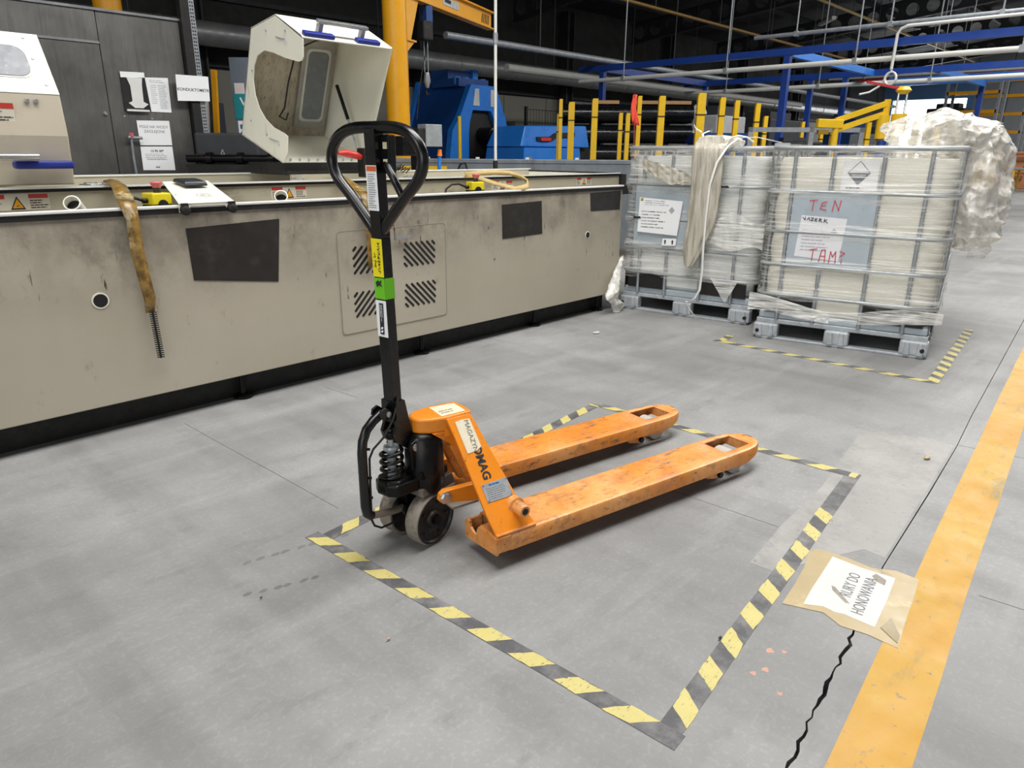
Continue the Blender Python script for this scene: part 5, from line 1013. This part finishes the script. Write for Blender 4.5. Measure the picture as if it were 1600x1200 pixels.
MB().tube([A_(.74, 0, 1.89), A_(.74, .02, 1.84), A_(.74, .0, 1.79), A_(.74, -.03, 1.81)], .012, 8).build('hook', blackm, jc)
MB().cyl(A_(.145, .03, 2.0), A_(.145, .03, 4.4), .012, n=8).build('conduit', blackm, jc)
# ------------------------------------------------------------------ blue press
pr = thing('blue_press', 'tall blue tapering press with arched opening in the background', 'machine', (9.07, 9.3, 0)); PB = Vector((9.07, 9.3, 0))
def px(x, z): return (x - PB.x, z)
lo, li = [(8.25, 0), (8.31, 1.0), (8.38, 1.45), (8.56, 1.69), (8.815, 2.19), (9.409, 2.19), (9.66, 1.65), (9.83, 1.0), (9.9, 0)], [(8.72, .02), (8.754, 1.10), (8.754, 1.40), (8.78, 1.60), (8.85, 1.79), (9.28, 1.79), (9.45, 1.5), (9.60, 1.10), (9.60, .02)]
MB().framep([px(*q) for q in lo], [px(*q) for q in li], (0, 0, 0), XA, ZA, -.12, .0).build('front_frame', bluepaint, pr)
mbp = MB(); 
body_f, body_b = [(8.27, .0), (8.33, 1.0), (8.60, 1.69), (8.83, 2.17), (9.39, 2.17), (9.64, 1.65), (9.8, .9), (9.8, 0)], [(8.35, 0), (8.40, .9), (8.62, 1.7), (8.8, 2.28), (9.3, 2.28), (9.6, 1.65), (9.7, .9), (9.7, 0)]
vs = [Vector((a - PB.x, .12, b)) for a, b in body_f] + [Vector((a - PB.x, 1.35, b)) for a, b in body_b]; n = 8
mbp.add(vs, [tuple(range(n)), tuple(range(2 * n - 1, n - 1, -1))] + [(i, (i + 1) % n, n + (i + 1) % n, n + i) for i in range(n)]); mbp.build('body', bluedark, pr)
MB().bx(8.76 - PB.x, 9.58 - PB.x, .08, .13, .05, 1.78).build('opening_back', blackm, pr)
MB().bar((8.38 - PB.x, 1.33, .9), (8.61 - PB.x, 1.33, 1.7), .08, .08).bar((8.61 - PB.x, 1.33, 1.7), (8.79 - PB.x, 1.33, 2.28), .08, .08).build('edge_rib', bluepaint, pr)
MB().bx(-.32, .22, .5, .95, 2.28, 2.45).build('top_box', bluedark, pr); MB().bx(.22, .34, .45, .95, 2.30, 2.48).build('top_box_end', bluepaint, pr); MB().bx(-.35, .35, .2, .9, 2.17, 2.30).build('top_deck', bluedark, pr)
for k in range(4): MB().cyl((-.3 + .2 * k, .3, 2.2), (-.3 + .2 * k, .3, 2.32), .06, n=10).build('top_fitting', bluepaint, pr)
MB().bx(8.50 - PB.x, 8.56 - PB.x, -.02, 0, .3, 1.68).build('yellow_stripe', yelpost, pr); 
for q in ([(8.85, 1.86), (9.0, 1.86), (8.99, 2.13), (8.90, 2.13)], [(9.27, 1.86), (9.42, 1.86), (9.36, 2.13), (9.27, 2.13)]): MB().prism([px(*p_) for p_ in q], (0, 0, 0), XA, ZA, 0, .012).build('access_plate', M('pale_grey_plate', '#b0b3b6', .5), pr)
MB().loft([(Vector((9.13 - PB.x, .1, 1.38)), .14), (Vector((9.13 - PB.x, -.25, 1.38)), .14), (Vector((9.13 - PB.x, -.27, 1.38)), .09), (Vector((9.13 - PB.x, -.45, 1.38)), .09)], 20).build('spindle', blackox, pr, 40)
lettering('lettering', 'SE', .13, (9.70 - PB.x, -.002, 1.38), XA, ZA, ink, pr)
bc = thing('blue_drive_unit', 'low blue drive unit with slotted cover to the right of the press', 'machine', (9.76, 8.22, 0)); QB = Vector((10.6, 9.0, 0))
MB().hexa([(9.72 - QB.x, 0, 1.20), (11.55 - QB.x, 0, 1.20), (11.55 - QB.x, .8, 1.20), (9.72 - QB.x, .8, 1.20)], [(9.88 - QB.x, .05, 1.53), (11.50 - QB.x, .05, 1.57), (11.50 - QB.x, .75, 1.57), (9.88 - QB.x, .75, 1.53)]).build('cover', bluepaint, bc, bevel=.02)
MB().hexa([(9.60 - QB.x, -.15, 0), (11.3 - QB.x, -.15, 0), (11.3 - QB.x, .9, 0), (9.60 - QB.x, .9, 0)], [(9.75 - QB.x, -.05, 1.19), (11.2 - QB.x, -.05, 1.19), (11.2 - QB.x, .8, 1.19), (9.75 - QB.x, .8, 1.19)]).build('base', bluepaint, bc)
MB().prism([(-.48, 1.30), (-.10, 1.30), (.02, 1.36), (.5, 1.38), (.5, 1.45), (-.02, 1.43), (-.14, 1.37), (-.48, 1.36)], (0, .015, 0), XA, ZA, 0, .03).build('slot', blackm, bc); MB().bx(-.40, -.15, -.03, 0, 1.30, 1.35).build('red_part', red, bc)
MB().cyl((.9, .35, 1.40), (1.6, .35, 1.40), .05, n=12).build('shaft', blackox, bc, 40); MB().bx(.75, 1.2, .1, .6, 0, 1.2).build('dark_pedestal', blackm, bc)
MB().prism([(-1.15, .9), (-.9, 1.05), (-.72, .9)], (0, -.2, 0), XA, ZA, 0, .04).build('grey_chock', zincd, bc)
# steel bench between bed and press
be = thing('steel_bench', 'long grey steel bench running behind the machine bed', 'bench', (5.4, 5.94, 0), -.815)
MB().bx(-2.0, 2.6, -.0, .55, 1.00, 1.04).build('bench_top', benchm, be, bevel=.004); MB().bx(-2.0, 2.6, .01, .03, .1, 1.00).build('apron', benchm, be)
for x in (-1.8, .2, 2.4):
    for y in (.06, .5): MB().bx(x - .03, x + .03, y - .03, y + .03, 0, 1.0).build('leg', benchm, be)
MB().bx(-.62, -.1, -.09, -.02, .93, .965).build('yellow_strip', yelpost, be); MB().tube([(.02, -.05, .93), (.05, -.05, .99), (.1, -.05, 1.0), (.12, -.05, .93)], .012, 6).build('hook', blackm, be)
for k in range(5): MB().bx(-.9 + .55 * k, -.86 + .55 * k, .2, .24, 1.04, 1.06).build('offcut', whitep, be)
# ------------------------------------------------------------------ rack posts
posts = [(8.47, 7.05, 1.85, .05), (8.60, 7.20, 1.66, .04), (8.68, 7.02, 1.82, .09), (8.81, 6.69, 1.86, .085), (9.55, 6.75, 1.70, .06), (9.02, 6.25, 1.66, .06), (9.25, 6.22, 1.90, .06), (8.61, 5.44, 1.83, .085), (9.39, 5.30, 1.71, .06), (8.52, 4.81, 1.83, .10), (10.08, 5.35, 1.89, .08), (10.22, 5.19, 1.85, .07), (10.43, 4.97, 1.81, .07), (10.9, 5.05, 1.66, .06), (11.89, 4.88, 1.61, .05), (12.10, 4.65, 1.60, .05), (12.25, 4.52, 1.66, .08), (12.41, 4.05, 1.60, .07), (12.66, 3.95, 1.60, .05), (12.80, 3.78, 1.66, .08), (12.45, 3.38, 1.62, .08), (12.9, 3.2, 1.58, .08)]
posts.sort(key=lambda q: math.atan2(q[0], q[1]))
on_ = ['first', 'second', 'third', 'fourth', 'fifth', 'sixth', 'seventh', 'eighth', 'ninth', 'tenth', 'eleventh', 'twelfth', 'thirteenth', 'fourteenth', 'fifteenth', 'sixteenth', 'seventeenth', 'eighteenth', 'nineteenth', 'twentieth', 'twenty-first', 'twenty-second']
for i, (x, y, h, wd) in enumerate(posts):
    t = thing('rack_post', '%s yellow rack post counting from the blue drive unit rightwards' % on_[i], 'post', (x, y, 0), R(-45), 'yellow rack posts behind the tanks')
    MB().bx(-wd / 2, wd / 2, -.03, .03, 0, h - .04).hexa([(-wd / 2, -.03, h - .04), (wd / 2, -.03, h - .04), (wd / 2, .03, h - .04), (-wd / 2, .03, h - .04)], [(-wd * .38, -.03, h), (wd * .5, -.03, h), (wd * .5, .03, h), (-wd * .38, .03, h)]).build('upright', yelpost, t)
    MB().bx(-wd / 2 - .004, wd / 2 + .004, -.034, .034, h - .26, h - .245).build('dark_band', blackm, t); MB().bx(-.08, .08, -.08, .08, 0, .02).build('foot', yelpost, t)
bn = thing('black_pipe_bundle', 'stack of black wrapped pipes lying between the yellow rack posts', 'pipe bundle', (11.79, 8.20, 0), R(-46.7))
k = 0
for r_ in range(5):
    for q in range(2):
        MB().cyl((-1.2, .09 + .31 * q, .38 + .36 * r_), (1.25, .09 + .31 * q, .38 + .36 * r_), .165, n=18).build('pipe', blackfilm, bn, 40)
MB().bx(-1.2, 1.25, -.06, .55, .0, .21).build('dunnage', blackm, bn)
for x in (-.65, .15, .70): MB().bx(x, x + .5, .0, .14, 1.99, 2.05).build('timber', wood, bn)
def shiny(B, name, sx, sz, seed, par):
    mb = MB(); mb.grid(lambda a, b: Vector((B[0] + math.cos(a * 6.283) * math.sin(b * 3.1416) * sx, B[1] + math.sin(a * 6.283) * math.sin(b * 3.1416) * .15, B[2] - math.cos(b * 3.1416) * sz)) + Vector([noise.noise(Vector((a * 5 + k_ * 7.7, b * 5, seed))) for k_ in (1, 2, 3)]) * .05, 24, 14, True); return mb.build(name, film3, par, 50)
for i, (x, z) in enumerate(((1.30, 1.86), (1.32, 1.40), (1.30, .98))): shiny((x, .1, z), 'end_wrap', .20, .12, i, bn)
bi = thing('navy_bin', 'navy blue steel bin behind the rack posts', 'bin', (11.6, 6.1, 0), R(-47)); MB().bx(-.45, .45, 0, .6, .1, 1.45).build('body', bluedark, bi); MB().bx(-.48, .48, -.03, .63, 1.30, 1.36).build('rim', bluesteel, bi); MB().bx(-.4, -.3, .1, .5, 0, .1).bx(.3, .4, .1, .5, 0, .1).build('feet', bluedark, bi)
gf = thing('grey_frame', 'light grey square-tube frame standing behind the left tank', 'frame', (9.9, 4.3, 0), R(-52))
for x in (-.45, .35, 1.0): MB().bx(x - .03, x + .03, -.03, .03, 0, 1.46).build('upright', zincd, gf)
MB().bx(-.48, 1.03, -.03, .03, 1.40, 1.46).build('top_rail', zincd, gf)
fl = thing('red_flag', 'small red flag on a thin rod above the left tank', 'flag', (6.88, 4.66, 0)); MB().cyl((0, 0, 1.04), (-.05, 0, 1.72), .006, n=6).build('rod', M('red_rod', '#a33f33', .5), fl); MB().loft([((0, 0, 1.04), .06), ((0, 0, 1.06), .06)], 12).build('foot', blackm, fl)
mb = MB(); mb.grid(lambda a, b: Vector((-.05 + (a - .35) * (.04 + .10 * b) * 1.0 , .02 * math.sin(a * 7 + b * 4), 1.71 - b * .28 - a * .03 * b)), 8, 10); mb.build('cloth', flagm, fl, 60, solid=.003)
# mesh fence panel far behind
fe = thing('mesh_fence', 'dark wire mesh fence panel in front of the back wall', 'fence', (12.6, 11.5, 0))
for x in (0, 1.2, 2.4): MB().bx(x - .03, x + .03, -.03, .03, 0, 2.1).build('post', blackm, fe)
for k in range(24): MB().cyl((.05 + k * .1, 0, .1), (.05 + k * .1, 0, 2.05), .006, n=4).build('wire', blackm, fe)
for k in range(8): MB().cyl((0, 0, .15 + .27 * k), (2.4, 0, .15 + .27 * k), .006, n=4).build('wire', blackm, fe)
wc = thing('wall_cabinet', 'grey control cabinet with round vents by the back wall', 'cabinet', (17.3, 15.4, 0)); MB().bx(-.9, .9, 0, .4, 0, 2.0).build('body', M('mid_grey_cabinet', '#6e6f6c', .5), wc)
for x in (-.55, .35): MB().bx(x - .22, x + .22, -.03, 0, 1.0, 1.55).build('vent_frame', zincd, wc); MB().loft([((x, -.05, 1.28), .2), ((x, -.03, 1.28), .2)], 18).build('vent', blackm, wc)
# ------------------------------------------------------------------ blue overhead frame on the right
bf = thing('blue_gantry_frame', 'blue steel overhead frame with legs crossing above the far machines', 'gantry', (12, 5.3, 0))
MB().bx(-.06, .06, -6.5, 4.2, 2.62, 2.72).build('front_beam', bluesteel, bf); MB().bx(3.94, 4.06, -6.5, 4.2, 2.61, 2.72).build('rear_beam', bluesteel, bf); MB().bx(7.9, 8.1, -6.5, .9, 2.72, 2.9).build('rear_beam', bluepaint, bf)
MB().bx(.06, 3.94, -.05, .05, 2.60, 2.72).build('tie_beam', bluepaint, bf); MB().bx(4.06, 7.9, -1.2, -1.1, 2.60, 2.72).build('tie_beam', bluepaint, bf); MB().bx(.06, 3.94, 3.6, 3.7, 2.60, 2.72).build('tie_beam', bluesteel, bf)
for x, y in ((0, .0), (0, 3.65), (4, 1.2), (4, .5), (4, 3.65), (8, -1.1), (4, -6)): MB().bx(x - .05, x + .05, y - .05, y + .05, 0, 2.62).build('leg', bluesteel, bf)
for i, (x, y0, y1, z, r_, lab, m_) in enumerate([(11.85, -1, 9.4, 2.44, .038, 'pale pipe slung under the front beam of the blue overhead frame', whitepipe), (15.85, -1, 9.4, 2.46, .042, 'pale pipe slung under the rear beam of the blue overhead frame', whitepipe), (12.0, -1, 5.9, 2.92, .03, 'thin grey pipe above the front beam of the blue overhead frame', zincd), (30.0, -1, 10.4, 3.75, .07, 'red sprinkler pipe crossing in front of the far gate', redpipe), (24.0, -1, 9.2, 3.35, .05, 'pale pipe far back between the blue beams and the red pipe', whitepipe)]):
    t = thing('cross_pipe', lab, 'pipe', (x, y0, z)); MB().cyl((0, 0, 0), (0, y1 - y0, 0), r_, n=12).build('pipe', m_, t, 40)
    for k in range(5): yy = (y1 - y0) * (k + .5) / 5; MB().cyl((0, yy, 0), (0, yy, 2.4), .012, n=6).build('hanger_rod', zincd, t); MB().bx(-r_ * 1.2, r_ * 1.2, yy - .03, yy + .03, -r_ * 1.2, r_ * 1.2).build('clamp', zincd, t)
wh = thing('white_hose_drop', 'white pipe bending down into a coiled hose above the yellow manipulator', 'hose', (11.7, 3.6, 0))
MB().tube([(0, -4.4, 2.83), (0, -.1, 2.83), (0, -.02, 2.80), (0, .02, 2.74), (0, .03, 2.28)], .022, 8).build('pipe', whitepipe, wh, 50)
MB().tube([(0, .03, 2.28)] + [(.02 * math.sin(a * .5), .02 + .075 * math.sin(a), 2.16 + .085 * math.cos(a)) for a in [k * .35 for k in range(0, 38)]] + [(0, .16, 2.06), (-.1, .25, 1.98), (-.2, .35, 1.95)], .014, 8).build('coil', whitepipe, wh, 60)
# yellow manipulator arm
ma = thing('yellow_manipulator', 'yellow parallelogram lifting manipulator behind the right tank', 'manipulator', (9.58, 2.95, 0)); MBs = Vector((9.58, 2.95, 0)); md = Vector((-.42, .46, 0)).normalized(); mn_ = Vector((-md.y, md.x, 0))
def Q(d, z, s=0): return md * d + mn_ * s + ZA * z
MB().cyl((0, 0, 0), (0, 0, 1.28), .055, n=16).build('column', bluesteel, ma, 40); MB().cyl((.07, -.1, 0), (.07, -.1, 1.30), .05, n=14).build('column', zincd, ma, 40)
MB().cyl(Q(.02, 1.30), Q(.02, 1.56), .07, n=18).build('yellow_drum', yelpost, ma, 40); MB().cyl(Q(-.16, 1.36), Q(-.16, 1.58), .085, n=18).build('yellow_drum', yelpost, ma, 40)
MB().loft([(Q(-.16, 1.80), .05), (Q(-.16, 1.84), .09), (Q(-.16, 1.88), .06)], 14).build('yellow_cap', yelpost, ma, 40)
for s in (-.05, .05): MB().cyl(Q(-.16 + s, 1.56), Q(-.16 + s, 1.82), .014, n=8).build('guide_rod', chrome, ma, 40)
MB().bar(Q(.0, 1.70), Q(.58, 1.50), .05, .06).build('upper_arm', yelpost, ma); MB().bar(Q(.02, 1.58), Q(.56, 1.40), .05, .06).build('lower_arm', yelpost, ma); MB().bar(Q(.0, 1.50), Q(.0, 1.74), .06, .05).build('arm_knuckle', yelpost, ma)
MB().bar(Q(.50, 1.46), Q(.80, 1.47), .09, .10).build('arm_head', yelpost, ma, bevel=.01); MB().tube([Q(.56, 1.44), Q(.57, 1.36), Q(.57, 1.2), Q(.60, .9)], .04, 10).build('drop_tube', yelpost, ma, 50); MB().bar(Q(.66, 1.37), Q(.78, 1.37), .07, .05).build('dark_grip', M('ochre_grip', '#8f7420', .5), ma)
MB().bar(Q(-.12, 1.86), Q(.28, 1.93), .03, .025).build('red_tube', redpipe, ma)
MB().bx(-.3, .3, -.3, .3, 0, .04).build('base_plate', bluesteel, ma)
mc = thing('control_boxes', 'dark control boxes with a grey screen behind the right tank', 'control box', (11.3, 4.75, 0), R(-50)); MB().bx(-.25, .45, 0, .3, 0, 1.30).build('housing', blackm, mc, bevel=.02); MB().bx(-.28, -.05, -.04, 0, 1.12, 1.28).build('screen', M('pale_screen', '#a7b0b8', .4), mc); MB().bx(-.15, .2, 0, .25, 1.30, 1.36).build('top_unit', greydark, mc)
# dim machines and boxes at the far right
for i, (x, y, sx, sy, h, m_, lab) in enumerate([(20, 9.2, 2.2, 1.2, 2.0, greydark, 'large dim grey machine beyond the blue frame legs'), (24, 7.6, 1.4, 1.0, 1.7, M('pale_grey_machine', '#9a9da0', .5), 'pale grey machine cabinet beyond the yellow manipulator'), (30, 10.6, 1.6, 1.2, 2.4, bluedark, 'navy machine housing left of the bright far gate'), (36, 8.6, 1.3, 1.4, 3.0, greydark, 'tall dark rack beyond the film heap'), (15.2, 8.2, 1.3, .8, 1.9, M('white_goods', '#b9babb', .5), 'stack of pale wrapped goods behind the rack posts')]):
    t = thing('far_machine', lab, 'machine', (x, y, 0)); MB().bx(-sx / 2, sx / 2, -sy / 2, sy / 2, .1, h).build('housing', m_, t, bevel=.03); MB().bx(-sx / 2 - .03, -sx / 2, -sy / 2 + .1, sy / 2 - .1, h * .35, h * .85).build('door', m_, t, bevel=.01); MB().bx(-sx * .4, sx * .4, -sy * .4, sy * .4, 0, .1).build('plinth', blackm, t); MB().bx(-sx * .3, sx * .3, -sy * .3, sy * .3, h, h + .2).build('top_unit', greydark, t); MB().bx(-sx / 2 - .05, -sx / 2 - .03, -.1, .1, h * .5, h * .56).build('handle', zincd, t)
for i, (x, y, lab) in enumerate(((37, 6.9, 'grey and yellow pallet rack against the far wall, nearer the aisle'), (34.5, 7.4, 'grey and yellow pallet rack against the far wall, nearer the gate'))):
    t = thing('pallet_rack', lab, 'rack', (x, y, 0), R(0), 'far pallet racks')
    for yy in (-.9, .9):
        for xx in (-.5, .5): MB().bx(xx - .05, xx + .05, yy - .05, yy + .05, 0, 4.2).build('upright', zincd, t)
    for z in (.6, 1.3, 2.0, 2.7, 3.4, 4.0): MB().bx(-.55, -.45, -.9, .9, z, z + .12).build('beam', yelpaint, t); MB().bx(-.45, .5, -.88, .88, z + .04, z + .07).build('shelf', greydark, t)
for i, (z, lab) in enumerate(((0, 'lower orange plastic crate on the far floor beside the yellow line'), (.64, 'upper orange plastic crate stacked on the far floor beside the yellow line'))):
    t = thing('plastic_crate', lab, 'crate', (32.0, 5.05, z), 0, 'orange plastic crates'); MB().hexa([(-.5, -.55, 0), (.5, -.55, 0), (.5, .55, 0), (-.5, .55, 0)], [(-.56, -.62, .6), (.56, -.62, .6), (.56, .62, .6), (-.56, .62, .6)]).build('tub', crate, t, bevel=.02); MB().bx(-.6, .6, -.66, .66, .56, .635).build('rim', crate, t, bevel=.01); MB().bx(-.62, -.54, -.25, .25, .33, .45).build('handle_slot', M('crate_shadow_slot', '#8a5a3a', .6), t)
tb = thing('work_table', 'far grey work table with a blue lid and yellow rods', 'table', (29.5, 4.15, 0)); MB().bx(-.5, .5, -.6, .6, .7, .76).build('top', zincd, tb); MB().loft([((0, .2, .76), .22), ((0, .2, .86), .16), ((0, .2, .9), .05)], 16).build('blue_lid', bluepaint, tb, 40)
for x in (-.45, .45):
    for y in (-.55, .55): MB().bx(x - .03, x + .03, y - .03, y + .03, 0, .7).build('leg', yelpost, tb)
ys = thing('yellow_barrier', 'small yellow upright panel standing at the far racks', 'barrier', (31.0, 5.9, 0)); MB().bx(-.03, .03, -.35, .35, .1, 1.5).build('sheet', yelpost, ys, bevel=.01); MB().bx(-.2, .2, -.35, -.28, 0, .1).bx(-.2, .2, .28, .35, 0, .1).build('feet', yelpost, ys)
# hanging lamps under the roof at the right
for i, (x, y) in enumerate(((18, 8.5), (20, 6.2), (24, 9.5), (26, 6.4), (30, 7.6))):
    t = thing('lamp_fitting', '%s of five unlit white lamp fittings hung under the roof' % ['first', 'second', 'third', 'fourth', 'fifth'][i], 'lamp', (x, y, 5.0), R(20 * i), 'unlit lamp fittings'); MB().bx(-.6, .6, -.08, .08, -.04, .04).build('housing', whitep, t, bevel=.01)
    MB().bx(-.58, .58, -.06, .06, -.055, -.04).build('diffuser', M('unlit_diffuser', '#d9dad8', .4), t)
    for s in (-.5, .5): MB().cyl((s, 0, .04), (s, 0, 5.5 + (16.2 - y) * .1087 - 5.0), .01, n=6).build('rod', zincd, t)

yc_ = thing('yellow_pillar', 'yellow pillar top showing above the steel cabinet at upper left', 'pillar', (3.62, 10.3, 0)); MB().cyl((0, 0, 0), (0, 0, 4.8), .16, n=24).build('shaft', yelpaint, yc_, 40); MB().bx(-.62, -.30, -.12, .12, 2.9, 4.8).build('bracket_plate', yelpaint, yc_); MB().bx(-.35, 0, -.08, .08, 3.3, 3.5).build('bracket_arm', yelpaint, yc_); MB().loft([((0, 0, 0), .3), ((0, 0, .03), .3)], 20).build('base_flange', yelpaint, yc_)
